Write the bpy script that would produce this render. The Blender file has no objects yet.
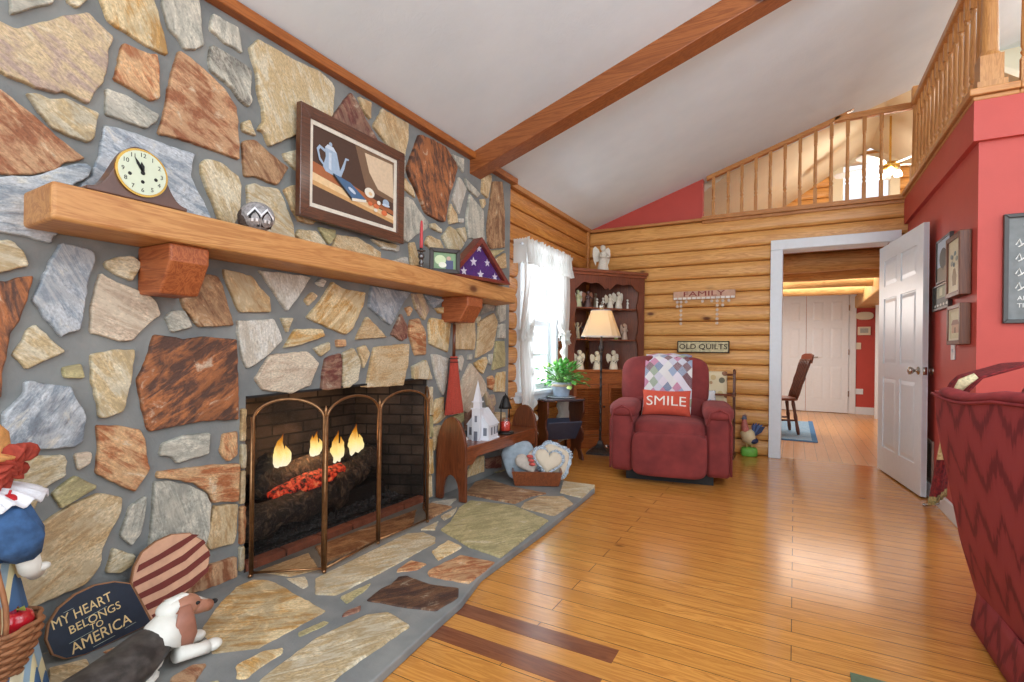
import bpy, bmesh, math, random
from mathutils import Vector, Matrix, Euler, noise
random.seed(7)
PI=math.pi
S=bpy.context.scene; C=S.collection
# ------------------------------------------------------------------ camera
F=508.0; TH=math.radians(29.1); RO=math.radians(0.7); H=1.05; CX=512.0; CY=351.4
cth,sth=math.cos(TH),math.sin(TH)
def ray(px,py):
    u=(px-CX)/F; v=-(py-CY)/F
    u2=u*math.cos(RO)-v*math.sin(RO); v2=u*math.sin(RO)+v*math.cos(RO)
    return (-sth+u2*cth, cth+u2*sth, v2)
def onz(px,py,z=0.0):      # point of the plane z=const seen at that pixel
    d=ray(px,py); t=(z-H)/d[2]; return Vector((d[0]*t,d[1]*t,z))
def onx(px,py,X):
    d=ray(px,py); t=X/d[0]; return Vector((X,d[1]*t,H+d[2]*t))
def ony(px,py,Y):
    d=ray(px,py); t=Y/d[1]; return Vector((d[0]*t,Y,H+d[2]*t))
def proj(x,y,z):
    z-=H; d=-sth*x+cth*y; u=(cth*x+sth*y)/d; v=z/d
    uu=u*math.cos(RO)+v*math.sin(RO); vv=-u*math.sin(RO)+v*math.cos(RO)
    return CX+uu*F, CY-vv*F
cam=bpy.data.cameras.new('camera'); co=bpy.data.objects.new('camera',cam); C.objects.link(co)
co.location=(0,0,H)
co.rotation_mode='QUATERNION'
co.rotation_quaternion=(Matrix.Rotation(TH,4,'Z')@Matrix.Rotation(PI/2,4,'X')@Matrix.Rotation(RO,4,'Z')).to_quaternion()
cam.sensor_width=36; cam.lens=F/1024*36; cam.shift_y=(CY-341)/1024; cam.clip_start=0.02; cam.clip_end=200
S.camera=co
# ------------------------------------------------------------------ materials
def lin(c):
    r=[]
    for v in c[:3]:
        v/=255.0; r.append(v/12.92 if v<=0.04045 else ((v+0.055)/1.055)**2.4)
    return (r[0],r[1],r[2],1)
class NT:
    def __init__(s,name):
        s.m=bpy.data.materials.new(name); s.m.use_nodes=True; s.t=s.m.node_tree
        s.b=s.t.nodes['Principled BSDF']
    def n(s,ty,**k):
        x=s.t.nodes.new(ty)
        for a,b in k.items(): setattr(x,a,b)
        return x
    def l(s,a,b): s.t.links.new(a,b)
    def val(s,sock,v):
        if hasattr(v,'is_output') : s.l(v,sock)
        else: sock.default_value=v
    def math(s,op,a,b=None,c=None,clamp=False):
        x=s.n('ShaderNodeMath',operation=op); x.use_clamp=clamp
        s.val(x.inputs[0],a)
        if b is not None: s.val(x.inputs[1],b)
        if c is not None: s.val(x.inputs[2],c)
        return x.outputs[0]
    def mix(s,f,a,b,blend='MIX'):
        x=s.n('ShaderNodeMix',data_type='RGBA',blend_type=blend)
        s.val(x.inputs[0],f); s.val(x.inputs[6],a); s.val(x.inputs[7],b)
        return x.outputs[2]
    def coord(s,kind='Object',scale=(1,1,1),rot=(0,0,0),loc=(0,0,0)):
        t=s.n('ShaderNodeTexCoord'); mp=s.n('ShaderNodeMapping')
        mp.inputs['Scale'].default_value=scale; mp.inputs['Rotation'].default_value=rot; mp.inputs['Location'].default_value=loc
        s.l(t.outputs[kind],mp.inputs[0]); return mp.outputs[0]
    def noise(s,vec,scale,detail=3,rough=.55,dist=0,out=0):
        x=s.n('ShaderNodeTexNoise'); s.l(vec,x.inputs['Vector'])
        x.inputs['Scale'].default_value=scale; x.inputs['Detail'].default_value=detail
        x.inputs['Roughness'].default_value=rough; x.inputs['Distortion'].default_value=dist
        return x.outputs[out]
    def ramp(s,f,stops,interp='LINEAR'):
        x=s.n('ShaderNodeValToRGB'); x.color_ramp.interpolation=interp
        e=x.color_ramp.elements
        while len(e)<len(stops): e.new(0.5)
        for i,(p,c) in enumerate(stops):
            e[i].position=p; e[i].color=c
        s.l(f,x.inputs[0]); return x.outputs[0]
    def sep(s,vec):
        x=s.n('ShaderNodeSeparateXYZ'); s.l(vec,x.inputs[0]); return x.outputs
    def bump(s,h,strength=.3,dist=.01):
        x=s.n('ShaderNodeBump'); x.inputs['Strength'].default_value=strength; x.inputs['Distance'].default_value=dist
        s.l(h,x.inputs['Height']); s.l(x.outputs[0],s.b.inputs['Normal'])
    def base(s,c,rough=.6,metal=0,coat=0):
        s.val(s.b.inputs['Base Color'],c); s.val(s.b.inputs['Roughness'],rough); s.b.inputs['Metallic'].default_value=metal
        if coat: s.b.inputs['Coat Weight'].default_value=coat; s.b.inputs['Coat Roughness'].default_value=.15
        return s.m
W1=(1,1,1,1); K0=(0,0,0,1)
def g(v): return (v,v,v,1)
_mc={}
def plain(name,c,rough=.6,metal=0,var=.12,scale=25,coat=0,bump=0,bscale=200):
    if name in _mc: return _mc[name]
    t=NT(name); v=t.coord()
    n=t.noise(v,scale,4)
    c=lin(c); a=tuple(x*(1-var) for x in c[:3])+(1,); b=tuple(min(1,x*(1+var)) for x in c[:3])+(1,)
    col=t.ramp(n,[(.3,a),(.7,b)])
    if bump: t.bump(t.noise(v,bscale,2),bump,.004)
    _mc[name]=t.base(col,rough,metal,coat); return _mc[name]
def wood(name,c1,c2,axis='X',rough=.5,gs=1.0,knots=0,coat=0,c3=None):
    if name in _mc: return _mc[name]
    t=NT(name); i='XYZ'.index(axis)
    sc=[14*gs]*3; sc[i]=1.1*gs
    v=t.coord(scale=tuple(sc))
    w=t.noise(v,1.0,5,.6,1.6)
    fine=[90*gs]*3; fine[i]=3*gs
    v2=t.coord(scale=tuple(fine)); f=t.noise(v2,1.0,3)
    ring=t.math('FRACT',t.math('MULTIPLY',w,7.0))
    ring=t.math('PINGPONG',ring,.5)
    k=t.math('ADD',t.math('MULTIPLY',ring,1.0),t.math('MULTIPLY',f,.5))
    col=t.ramp(k,[(.15,lin(c2)),(.75,lin(c1))])
    big=t.noise(t.coord(scale=(1,1,1)),2.2,2)
    col=t.mix(t.math('MULTIPLY',t.math('SUBTRACT',big,.35,clamp=True),.8),col,lin(c3 or c2))
    if knots:
        ks=[3.2]*3; ks[i]=1.6
        vo=t.n('ShaderNodeTexVoronoi'); t.l(t.coord(scale=tuple(ks)),vo.inputs['Vector']); vo.inputs['Scale'].default_value=knots
        kk=t.ramp(vo.outputs['Distance'],[(.0,W1),(.045,g(.9)),(.075,g(.25)),(.13,K0)])
        col=t.mix(kk,col,lin((c2[0]*.5,c2[1]*.36,c2[2]*.3)))
    t.bump(k,.15,.003)
    _mc[name]=t.base(col,rough,0,coat); return _mc[name]
def emis(name,c,st):
    if name in _mc: return _mc[name]
    t=NT(name); t.base(lin(c),.5); t.b.inputs['Emission Color'].default_value=lin(c); t.b.inputs['Emission Strength'].default_value=st
    _mc[name]=t.m; return t.m
def glassm(name,c=(255,255,255),rough=.02,alpha=None):
    if name in _mc: return _mc[name]
    t=NT(name); m=t.m; t.t.nodes.remove(t.b)
    out=t.t.nodes['Material Output']; mx=t.n('ShaderNodeMixShader'); a=t.n('ShaderNodeBsdfTransparent'); b=t.n('ShaderNodeBsdfGlossy')
    a.inputs[0].default_value=lin(c); b.inputs['Roughness'].default_value=rough; mx.inputs[0].default_value=.07 if alpha is None else alpha
    t.l(a.outputs[0],mx.inputs[1]); t.l(b.outputs[0],mx.inputs[2]); t.l(mx.outputs[0],out.inputs[0]); _mc[name]=m; return m
# ------------------------------------------------------------------ mesh building
class MB:
    def __init__(s): s.v=[];s.f=[];s.m=[];s.uv=[]
    def add(s,vs,fs,m=0,uv=None):
        o=len(s.v); s.v+= [tuple(x) for x in vs]; s.f+=[tuple(i+o for i in f) for f in fs]; s.m+=[m]*len(fs)
        s.uv+= list(uv) if uv else [(0,0)]*len(vs); return s
    def box(s,x0,x1,y0,y1,z0,z1,m=0,M=None):
        vs=[Vector((x,y,z)) for x in (x0,x1) for y in (y0,y1) for z in (z0,z1)]
        if M: vs=[M@v for v in vs]
        return s.add(vs,[(0,1,3,2),(4,6,7,5),(0,4,5,1),(2,3,7,6),(0,2,6,4),(1,5,7,3)],m)
    def cyl(s,p0,p1,r0,r1=None,n=12,m=0,cap=True):
        return s.tube([p0,p1],[r0,r0 if r1 is None else r1],n,m,cap)
    def tube(s,pts,r,n=10,m=0,cap=True,sy=1):
        pts=[Vector(p) for p in pts]; rs=r if isinstance(r,(list,tuple)) else [r]*len(pts)
        vs=[];fs=[]; up=None
        for i,p in enumerate(pts):
            d=(pts[min(i+1,len(pts)-1)]-pts[max(i-1,0)]).normalized()
            if up is None:
                up=Vector((0,0,1)) if abs(d.z)<.9 else Vector((1,0,0))
            a=d.cross(up).normalized(); b=a.cross(d).normalized(); up=b
            for k in range(n):
                t=2*PI*k/n; vs.append(p+a*math.cos(t)*rs[i]+b*math.sin(t)*rs[i]*sy)
        for i in range(len(pts)-1):
            for k in range(n):
                k2=(k+1)%n; fs.append((i*n+k,i*n+k2,(i+1)*n+k2,(i+1)*n+k))
        if cap: fs.append(tuple(range(n-1,-1,-1))); fs.append(tuple((len(pts)-1)*n+k for k in range(n)))
        return s.add(vs,fs,m)
    def lathe(s,prof,c=(0,0,0),n=20,m=0,sx=1,sy=1,M=None):
        vs=[];fs=[]
        for r,z in prof:
            for k in range(n):
                t=2*PI*k/n; v=Vector((r*math.cos(t)*sx,r*math.sin(t)*sy,z)); 
                if M: v=M@v
                vs.append(v+Vector(c))
        for i in range(len(prof)-1):
            for k in range(n):
                k2=(k+1)%n; fs.append((i*n+k,i*n+k2,(i+1)*n+k2,(i+1)*n+k))
        fs.append(tuple(range(n-1,-1,-1))); fs.append(tuple((len(prof)-1)*n+k for k in range(n)))
        return s.add(vs,fs,m)
    def sup(s,c,r,e1=1,e2=1,n=20,k=12,m=0,M=None):   # superellipsoid
        def sp(x,e): return math.copysign(abs(x)**e,x)
        vs=[];fs=[]
        for i in range(k+1):
            a=-PI/2+PI*i/k
            for j in range(n):
                b=2*PI*j/n
                v=Vector((r[0]*sp(math.cos(a),e1)*sp(math.cos(b),e2),r[1]*sp(math.cos(a),e1)*sp(math.sin(b),e2),r[2]*sp(math.sin(a),e1)))
                if M: v=M@v
                vs.append(v+Vector(c))
        for i in range(k):
            for j in range(n):
                j2=(j+1)%n; fs.append((i*n+j,i*n+j2,(i+1)*n+j2,(i+1)*n+j))
        return s.add(vs,fs,m)
    def prism(s,pts,off,m=0):     # pts: 3d outline, off: extrusion vector
        pts=[Vector(p) for p in pts]; off=Vector(off); n=len(pts)
        nn=Vector((0,0,0))
        for i in range(n): nn+=pts[i].cross(pts[(i+1)%n])
        if nn.dot(off)>0: pts=pts[::-1]
        vs=pts+[p+off for p in pts]
        fs=[tuple(range(n)),tuple(range(2*n-1,n-1,-1))]+[(i,i+n,(i+1)%n+n,(i+1)%n) for i in range(n)]
        return s.add(vs,fs,m)
    def grid(s,fn,nu,nv,m=0,cu=False,uvs=(1,1)):
        vs=[];uv=[];fs=[]
        for i in range(nu+1):
            for j in range(nv+1):
                vs.append(fn(i/nu,j/nv)); uv.append((i/nu*uvs[0],j/nv*uvs[1]))
        for i in range(nu):
            for j in range(nv):
                a=i*(nv+1)+j; fs.append((a,a+nv+1,a+nv+2,a+1))
        return s.add(vs,fs,m,uv)
    def text(s,st,size,M,ext=.002,m=0,sx=1,bold=0):
        cu=bpy.data.curves.new('t','FONT'); cu.body=st; cu.size=size; cu.extrude=ext; cu.align_x='CENTER'; cu.align_y='CENTER'; cu.resolution_u=3; cu.offset=bold
        o=bpy.data.objects.new('t',cu); C.objects.link(o)
        me=bpy.data.meshes.new_from_object(o)
        s.add([M@Vector((v.co.x*sx,v.co.y,v.co.z)) for v in me.vertices],[tuple(p.vertices) for p in me.polygons],m)
        bpy.data.objects.remove(o); bpy.data.curves.remove(cu); bpy.data.meshes.remove(me); return s
def obj(name,mb,mats,parent=None,smooth=False,bevel=0,seg=2,loc=None,subsurf=0,solid=0):
    me=bpy.data.meshes.new(name); me.from_pydata(mb.v,[],mb.f)
    if not isinstance(mats,(list,tuple)): mats=[mats]
    for m in mats: me.materials.append(m)
    me.polygons.foreach_set('material_index',mb.m)
    uvl=me.uv_layers.new(name='UVMap'); 
    for lp in me.loops: uvl.data[lp.index].uv=mb.uv[lp.vertex_index]
    if smooth: me.polygons.foreach_set('use_smooth',[True]*len(me.polygons))
    me.validate(); me.update()
    bm=bmesh.new(); bm.from_mesh(me); bmesh.ops.recalc_face_normals(bm,faces=bm.faces[:]); bm.to_mesh(me); bm.free()
    o=bpy.data.objects.new(name,me); C.objects.link(o)
    if parent: o.parent=parent
    if loc is not None: o.location=loc
    if solid: md=o.modifiers.new('s','SOLIDIFY'); md.thickness=solid; md.offset=0
    if bevel: md=o.modifiers.new('b','BEVEL'); md.width=bevel; md.segments=seg; md.limit_method='ANGLE'; md.angle_limit=.6
    if subsurf: md=o.modifiers.new('u','SUBSURF'); md.levels=subsurf; md.render_levels=subsurf
    return o
def thing(name,label,cat,loc=(0,0,0),rz=0,group=None):
    o=bpy.data.objects.new(name,None); C.objects.link(o); o.location=loc; o.rotation_euler=(0,0,rz); o.empty_display_size=.1
    o['label']=label; o['category']=cat
    if group: o['group']=group
    return o
def tag(o,label,cat,group=None,kind=None):
    o['label']=label; o['category']=cat
    if group: o['group']=group
    if kind: o['kind']=kind
    return o
def struct(name,mb,mats,parent=None,**k):
    o=obj(name,mb,mats,parent,**k)
    if parent is None: o['kind']='structure'
    return o
def dup(root,loc,rz,label=None,group=None):
    r=root.copy(); C.objects.link(r); r.location=loc; r.rotation_euler=(0,0,rz)
    if label: r['label']=label
    if group: r['group']=group
    for ch in list(root.children):
        c=ch.copy(); C.objects.link(c); c.parent=r
        for g2 in list(ch.children):
            d=g2.copy(); C.objects.link(d); d.parent=c
    return r
def Mt(loc,rx=0,ry=0,rz=0): return Matrix.Translation(loc)@Euler((rx,ry,rz)).to_matrix().to_4x4()
# frames (matrices) for wall things: local x along the wall to the right as seen, local y up, local z out of the wall
def onwall(n,loc):
    n=Vector(n).normalized(); up=Vector((0,0,1)); x=up.cross(n)
    M=Matrix((x,up,n)).transposed().to_4x4(); return Matrix.Translation(loc)@M
# ------------------------------------------------------------------ shared materials
XL=-2.216; YB=5.88; XR=.90; YC=3.80; ZT=2.53; SL=.334
def ceil_z(x): return ZT+SL*(x-XL)
# floor of honey pine boards
def board_floor(name,rot,ca,cb,cc,rough):
    t=NT(name); v=t.coord(rot=(0,0,rot))
    br=t.n('ShaderNodeTexBrick'); t.l(v,br.inputs['Vector'])
    br.offset=.37; br.inputs['Scale'].default_value=1; br.inputs['Brick Width'].default_value=2.3; br.inputs['Row Height'].default_value=.105
    br.inputs['Mortar Size'].default_value=.0016; br.inputs['Mortar Smooth'].default_value=.3; br.inputs['Bias'].default_value=0
    br.inputs['Color1'].default_value=K0; br.inputs['Color2'].default_value=W1; br.inputs['Mortar'].default_value=g(.5)
    sx=t.sep(v)
    row=t.math('FLOOR',t.math('DIVIDE',sx[1],.105))
    cmb=t.n('ShaderNodeCombineXYZ'); t.l(t.math('MULTIPLY',sx[0],1.0),cmb.inputs[0]); t.l(t.math('MULTIPLY',sx[1],13.0),cmb.inputs[1]); t.l(t.math('MULTIPLY',row,3.7),cmb.inputs[2])
    w=t.noise(cmb.outputs[0],1.3,5,.6,1.4)
    ring=t.math('PINGPONG',t.math('MULTIPLY',w,6.0),.5)
    cm2=t.n('ShaderNodeCombineXYZ'); t.l(t.math('MULTIPLY',sx[0],4.0),cm2.inputs[0]); t.l(t.math('MULTIPLY',sx[1],150.0),cm2.inputs[1])
    f=t.noise(cm2.outputs[0],1.0,2)
    k=t.math('ADD',ring,t.math('MULTIPLY',f,.45))
    col=t.ramp(k,[(.1,lin(cb)),(.8,lin(ca))])
    col=t.mix(t.math('MULTIPLY',br.outputs['Color'],.5),col,lin(cc))
    rn=t.n('ShaderNodeTexWhiteNoise',noise_dimensions='1D'); t.l(row,rn.inputs['W'])
    col=t.mix(t.math('MULTIPLY',rn.outputs['Value'],.45),col,lin([x*.9 for x in cc]))
    # knots
    vo=t.n('ShaderNodeTexVoronoi'); cm3=t.n('ShaderNodeCombineXYZ'); t.l(sx[0],cm3.inputs[0]); t.l(t.math('MULTIPLY',sx[1],1.8),cm3.inputs[1]); t.l(cm3.outputs[0],vo.inputs['Vector']); vo.inputs['Scale'].default_value=1.9
    col=t.mix(t.ramp(vo.outputs['Distance'],[(0,g(.8)),(.035,g(.5)),(.07,K0)]),col,lin([x*.45 for x in cb]))
    col=t.mix(br.outputs['Fac'],col,lin([x*.3 for x in cb]))
    h=t.math('SUBTRACT',t.math('MULTIPLY',t.noise(v,5,2),.6),br.outputs['Fac'])
    rv=t.math('ADD',rough,t.math('MULTIPLY',t.noise(v,9,3),.12))
    t.bump(h,.22,.004)
    return t.base(col,rv,0,.25)
m_floor=board_floor('pine_floor_boards',0,(232,166,84),(178,112,46),(204,138,64),.11)
m_floor2=board_floor('pine_floor_dining',PI/2,(228,176,112),(200,140,78),(214,156,96),.28)
m_ceil=NT('ceiling_plaster'); v=m_ceil.coord(); 
_n=m_ceil.noise(v,14,4,.6,2.2); m_ceil.bump(_n,.35,.006)
m_ceil=m_ceil.base(m_ceil.ramp(m_ceil.noise(v,3,3),[(.3,lin((222,234,244))),(.7,lin((230,241,250)))]),.9)
m_red=plain('red_wall_paint',(192,74,64),.55,var=.04,scale=6,bump=.12,bscale=120)
m_cream=plain('cream_wall_paint',(226,218,196),.8,var=.04,scale=3,bump=.2,bscale=60)
m_white=plain('white_gloss_paint',(228,234,240),.35,var=.02)
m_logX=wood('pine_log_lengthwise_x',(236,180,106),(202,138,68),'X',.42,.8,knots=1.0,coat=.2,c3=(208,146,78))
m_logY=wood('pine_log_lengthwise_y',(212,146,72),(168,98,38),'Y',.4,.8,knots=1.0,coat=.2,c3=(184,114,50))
m_beam=wood('stained_beam_wood',(166,98,50),(126,66,28),'X',.45,.8,knots=.9,coat=.1,c3=(142,76,34))
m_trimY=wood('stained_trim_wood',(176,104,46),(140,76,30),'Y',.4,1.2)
m_trimX=wood('honey_trim_wood',(206,146,86),(170,108,54),'X',.4,1.2)
m_mantel=wood('mantel_timber',(206,152,92),(170,110,58),'Y',.45,.7,knots=.75,c3=(188,120,68))
m_corbel=wood('corbel_timber',(182,104,58),(132,62,30),'X',.5,1.1,knots=.8)
m_oak=wood('oak_railing',(208,152,90),(170,112,58),'Z',.4,1.4,coat=.15)
m_maho=wood('red_brown_cabinet_wood',(128,66,38),(90,42,24),'Z',.38,1.4,coat=.25)
m_mahoX=wood('red_brown_cabinet_wood_across',(150,80,44),(104,50,26),'X',.38,1.4,coat=.25)
m_orangew=wood('orange_cabinet_wood',(186,108,54),(146,76,34),'X',.4,1.4,coat=.2)
m_dkwood=wood('dark_walnut',(112,58,34),(70,34,20),'Z',.36,1.3,coat=.3)
m_dkwoodY=wood('dark_walnut_along_y',(140,74,44),(92,46,26),'Y',.36,1.3,coat=.3)
m_black=plain('black_metal',(34,30,28),.45,.4,var=.2)
m_blackp=plain('soft_black',(26,24,24),.7,var=.2)
m_nickel=plain('brushed_nickel',(176,168,158),.25,.9,var=.05)
m_bronze=plain('antique_bronze',(150,112,78),.3,.9,var=.25,scale=40)
m_brass=plain('polished_brass',(210,170,90),.25,.95,var=.05)
m_glass=glassm('clear_glass')
m_ceramic=plain('cream_ceramic',(226,216,196),.35,var=.06,scale=40,coat=.2)
m_ceramicd=plain('antiqued_white_ceramic',(206,190,170),.5,var=.2,scale=50)
# ------------------------------------------------------------------ the room
mb=MB(); mb.box(XL-.6,6.5,-3.2,YB+.0,-.12,0); struct('floor',mb,m_floor)
mb=MB(); mb.box(-2.6,4.5,YB+.0,12.0,-.12,0); struct('floor',mb,m_floor2)
m_inlay=wood('walnut_inlay',(140,84,54),(108,60,38),'X',.25,1,coat=.25)
mb=MB(); mb.box(-1.2,-.53,1.668,1.755,.0,.0012); struct('trim_1',mb,m_inlay)
mb=MB(); mb.box(-1.2,-.53,1.488,1.574,.0,.0012); struct('trim_2',mb,m_inlay)
# ceiling slab following the roof slope, open over the loft
def slab(x0,x1,y0,y1,th=.12):
    b=MB(); b.prism([(x0,y0,ceil_z(x0)),(x1,y0,ceil_z(x1)),(x1,y0,ceil_z(x1)+th),(x0,y0,ceil_z(x0)+th)],(0,y1-y0,0)); return b
struct('ceiling',slab(XL-.6,3.6,-3.2,YB+.175),m_ceil)
# log walls
NLOG=16; LH=2.50/NLOG
def logprof(z0,z1,base,crest,n=7):
    r=[]
    for i in range(n+1):
        a=PI*i/n; zz=(z0+z1)/2-math.cos(a)*(z1-z0)/2*.985; dd=base+(crest-base)*(math.sin(a)**.55)
        r.append((dd,zz))
    return r
def log_wall(axis,a0,a1,face,back,sign,holes=(),nlog=NLOG,z0=0,lh=LH):
    # sign: direction the logs bulge
    b=MB()
    for i in range(nlog):
        za,zb=z0+i*lh,z0+(i+1)*lh
        zc=(za+zb)/2
        segs=[(a0,a1)]
        for h0,h1,hz0,hz1 in holes:
            if hz0<zc<hz1:
                ns=[]
                for s0,s1 in segs:
                    if h0>s0: ns.append((s0,min(h0,s1)))
                    if h1<s1: ns.append((max(h1,s0),s1))
                segs=ns
        pr=logprof(za,zb,face-sign*.045,face+sign*random.uniform(-.006,.006))
        for s0,s1 in segs:
            pts=[(d,z) for d,z in pr]+[(back,zb),(back,za)]
            if axis=='X': b.prism([(s0,d,z) for d,z in pts],(s1-s0,0,0))
            else: b.prism([(d,s0,z) for d,z in pts],(0,s1-s0,0))
    return b
DX0,DX1,DZ=-.115,.76,2.11
WY0,WY1,WZ0,WZ1=4.10,4.84,.68,1.98
struct('wall_back',log_wall('X',XL-.1,XR+.02,YB-.02,YB+.16,-1,[(DX0-.10,DX1+.03,0,2.19)]),m_logX,smooth=False)
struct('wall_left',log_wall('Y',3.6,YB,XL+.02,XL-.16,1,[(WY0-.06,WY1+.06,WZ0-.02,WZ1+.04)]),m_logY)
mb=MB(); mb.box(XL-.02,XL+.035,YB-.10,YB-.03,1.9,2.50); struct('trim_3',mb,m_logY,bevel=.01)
# top plates / trims
mb=MB(); mb.prism([(XL+.04,0,2.50),(XL+.04,0,2.545),(XL-.1,0,2.545),(XL-.1,0,2.50)],(0,YB-3.85,0)); 
mb.v=[(x,y+3.85,z) for x,y,z in mb.v]; struct('trim_4',mb,m_trimX)
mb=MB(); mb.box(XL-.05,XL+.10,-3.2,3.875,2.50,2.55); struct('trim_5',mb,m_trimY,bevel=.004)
mb=MB(); mb.box(-.90,XR,YB-.06,YB+.10,2.50,2.545); mb.box(-.90,XR,YB-.035,YB+.0,2.47,2.50); struct('trim_6',mb,m_trimX,bevel=.005)
mb=MB(); mb.box(XL,-.90,YB-.045,YB+.10,2.50,2.53); struct('trim_7',mb,m_trimX,bevel=.005)
# red gable triangle on the back wall
mb=MB(); xa=-.90; mb.prism([(XL,YB-.0,2.53),(xa,YB,2.53),(xa,YB,ceil_z(xa)+.05),(XL,YB,ceil_z(XL)+.05)],(0,.10,0)); struct('wall_back',mb,m_red)
# right wall of the hall, and its face towards us
mb=MB(); mb.box(XR,XR+.14,YC+.14,YB,0,2.30); struct('wall_right',mb,m_red)
mb=MB(); mb.box(XR,6.0,YC,YC+.14,0,2.30); struct('wall_front',mb,m_red)
mb=MB(); mb.box(XR-.03,XR+.14,YC-.03,YB-.02,2.27,2.50); mb.box(XR+.14,6.0,YC-.03,YC+.14,2.27,2.50); struct('trim_8',mb,m_red)
mb=MB(); mb.box(XR-.01,XR+.1,YC-.012,YB-.02,2.50,2.52); mb.box(XR-.01,6.0,YC-.012,YC+.1,2.50,2.52)
mb.box(XR-.055,XR+.16,YC-.055,YB-.03,2.52,2.56); mb.box(XR+.16,6.0,YC-.055,YC+.16,2.52,2.56)
mb.box(XR-.035,XR+.16,YC-.035,YB-.03,2.495,2.52); mb.box(XR+.16,6.0,YC-.035,YC+.16,2.495,2.52)
struct('trim_9',mb,m_trimX,bevel=.006)
# loft deck and its rooms
mb=MB(); mb.box(XR,6.0,YC+.14,YB,2.32,2.50); mb.box(-2.4,6.0,YB+.16,9.0,2.32,2.50); struct('floor',mb,m_trimX)
# skirting
mb=MB(); mb.box(XR-.018,XR,YC-.0,YB-.04,0,.105); mb.box(XR-.018,XR-.001,YC-.018,YC,0,.105); struct('baseboard_right',mb,m_white,bevel=.004)
mb=MB(); mb.box(XR,6.0,YC-.018,YC,0,.105); struct('baseboard_front',mb,m_white,bevel=.004)
# door casing
mb=MB()
mb.box(DX0-.11,DX0,YB-.085,YB-.03,0,DZ); mb.box(DX1,DX1+.085,YB-.085,YB-.03,0,DZ); mb.box(DX0-.11,DX1+.085,YB-.09,YB-.03,DZ,DZ+.10)
mb.box(DX0-.02,DX0,YB-.04,YB+.17,0,DZ); mb.box(DX1,DX1+.02,YB-.04,YB+.17,0,DZ); mb.box(DX0,DX1,YB-.04,YB+.17,DZ,DZ+.02)
struct('trim_10',mb,m_white,bevel=.006)
# panelled door builder: local x 0..w, y thickness, z up
def door_leaf(name,w,h,loc,rz,knob=True,label=None,flat=False,hinge_x=0):
    b=MB(); th=.036; st=.11*w/.85; c=w/2
    zs=[(.22,.85),(.97,1.55),(1.66,h-.14)] if h>1.9 else [(.2,.8),(.92,1.5),(1.6,h-.12)]
    xs=[(st,c-.045),(c+.045,w-st)]
    b.box(0,w,-th/2+.008,th/2-.008,0,h)
    # stiles and rails
    for x0,x1 in ((0,st),(c-.045,c+.045),(w-st,w)): b.box(x0,x1,-th/2,th/2,0,h)
    zz=[(0,zs[0][0])]+[(zs[i][1],zs[i+1][0]) for i in range(2)]+[(zs[2][1],h)]
    for z0,z1 in zz:
        for x0,x1 in xs: b.box(x0-.001,x1+.001,-th/2,th/2,z0,z1)
    o=struct(name,b,m_white,loc=loc); o.rotation_euler=(0,0,rz); o['kind']='structure'
    p=MB()
    for z0,z1 in zs:
        for x0,x1 in xs:
            for sg in (-1,1):
                q=.03
                vs=[(x0+.012,sg*(th/2-.008),z0+.012),(x1-.012,sg*(th/2-.008),z0+.012),(x1-.012,sg*(th/2-.008),z1-.012),(x0+.012,sg*(th/2-.008),z1-.012),
                    (x0+q+.012,sg*(th/2-.001),z0+q+.012),(x1-q-.012,sg*(th/2-.001),z0+q+.012),(x1-q-.012,sg*(th/2-.001),z1-q-.012),(x0+q+.012,sg*(th/2-.001),z1-q-.012)]
                p.add(vs,[(4,5,6,7),(0,1,5,4),(1,2,6,5),(2,3,7,6),(3,0,4,7)])
    obj('door_panel',p,m_white,o)
    if knob:
        k=MB()
        kx=w-.065
        for sg in (-1,1):
            M=Matrix.Translation((kx,sg*th/2,.93))@Matrix.Rotation(-sg*PI/2,4,'X')
            k.lathe([(.030,0),(.030,.006),(.012,.010),(.011,.03),(.022,.036),(.030,.05),(.028,.062),(.012,.068)],M=M,n=18)
        k.box(w-.003,w+.004,-.012,.012,.90,.96)
        obj('door_knob',k,m_nickel,o,smooth=True)
    return o
dx,dy=.836-.70,4.80-5.84
door_leaf('door_1',math.hypot(dx,dy),2.03,(.70+.0,5.80,.012),math.atan2(4.80-5.80,.836-.70))
# ------------------------------------------------------------------ dining room beyond the doorway
YD=11.0
mb=MB(); mb.box(-2.6,4.5,YD,YD+.12,0,2.9); struct('wall_dining_back',mb,m_red)
mb=MB(); mb.box(1.95,2.07,YB+.16,YD,0,2.9); struct('wall_dining_right',mb,m_white)
mb=MB(); mb.box(-2.6,-2.45,YB+.16,YD,0,2.9); struct('wall_dining_left',mb,m_cream)
mb=MB(); mb.box(-2.6,4.5,YB+.16,YD,2.20,2.30); struct('ceiling',mb,m_trimX)
a=ony(853,287,YD); b_=ony(785,283,YD); top=a.z
xr=ony(856,350,YD).x; xj=ony(806,350,YD).x
mb=MB(); mb.box(xr-.12,xr,YD-.03,YD,0,top); mb.box(-1.3,xr,YD-.03,YD,top-.10,top); mb.box(-1.4,-1.28,YD-.03,YD,0,top); struct('trim_11',mb,m_white,bevel=.01)
wl=(xr-.12-xj); 
door_leaf('door_2',wl,top-.11,(xj+.003,YD-.03,.01),0,knob=False)
o=door_leaf('door_3',wl,top-.11,(xj-.003-wl,YD-.03,.01),0,knob=False)
lv=MB(); lv.lathe([(.028,0),(.028,.012),(.01,.015),(.01,.04)],M=Matrix.Translation((.07,-.018,1.0))@Matrix.Rotation(PI/2,4,'X'),n=14); lv.tube([(.07,-.055,1.0),(.19,-.055,1.005)],.009)
obj('door_handle',lv,m_nickel,[x for x in bpy.data.objects if x.name.startswith('door_2')][0],smooth=True)
hg=MB()
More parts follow.
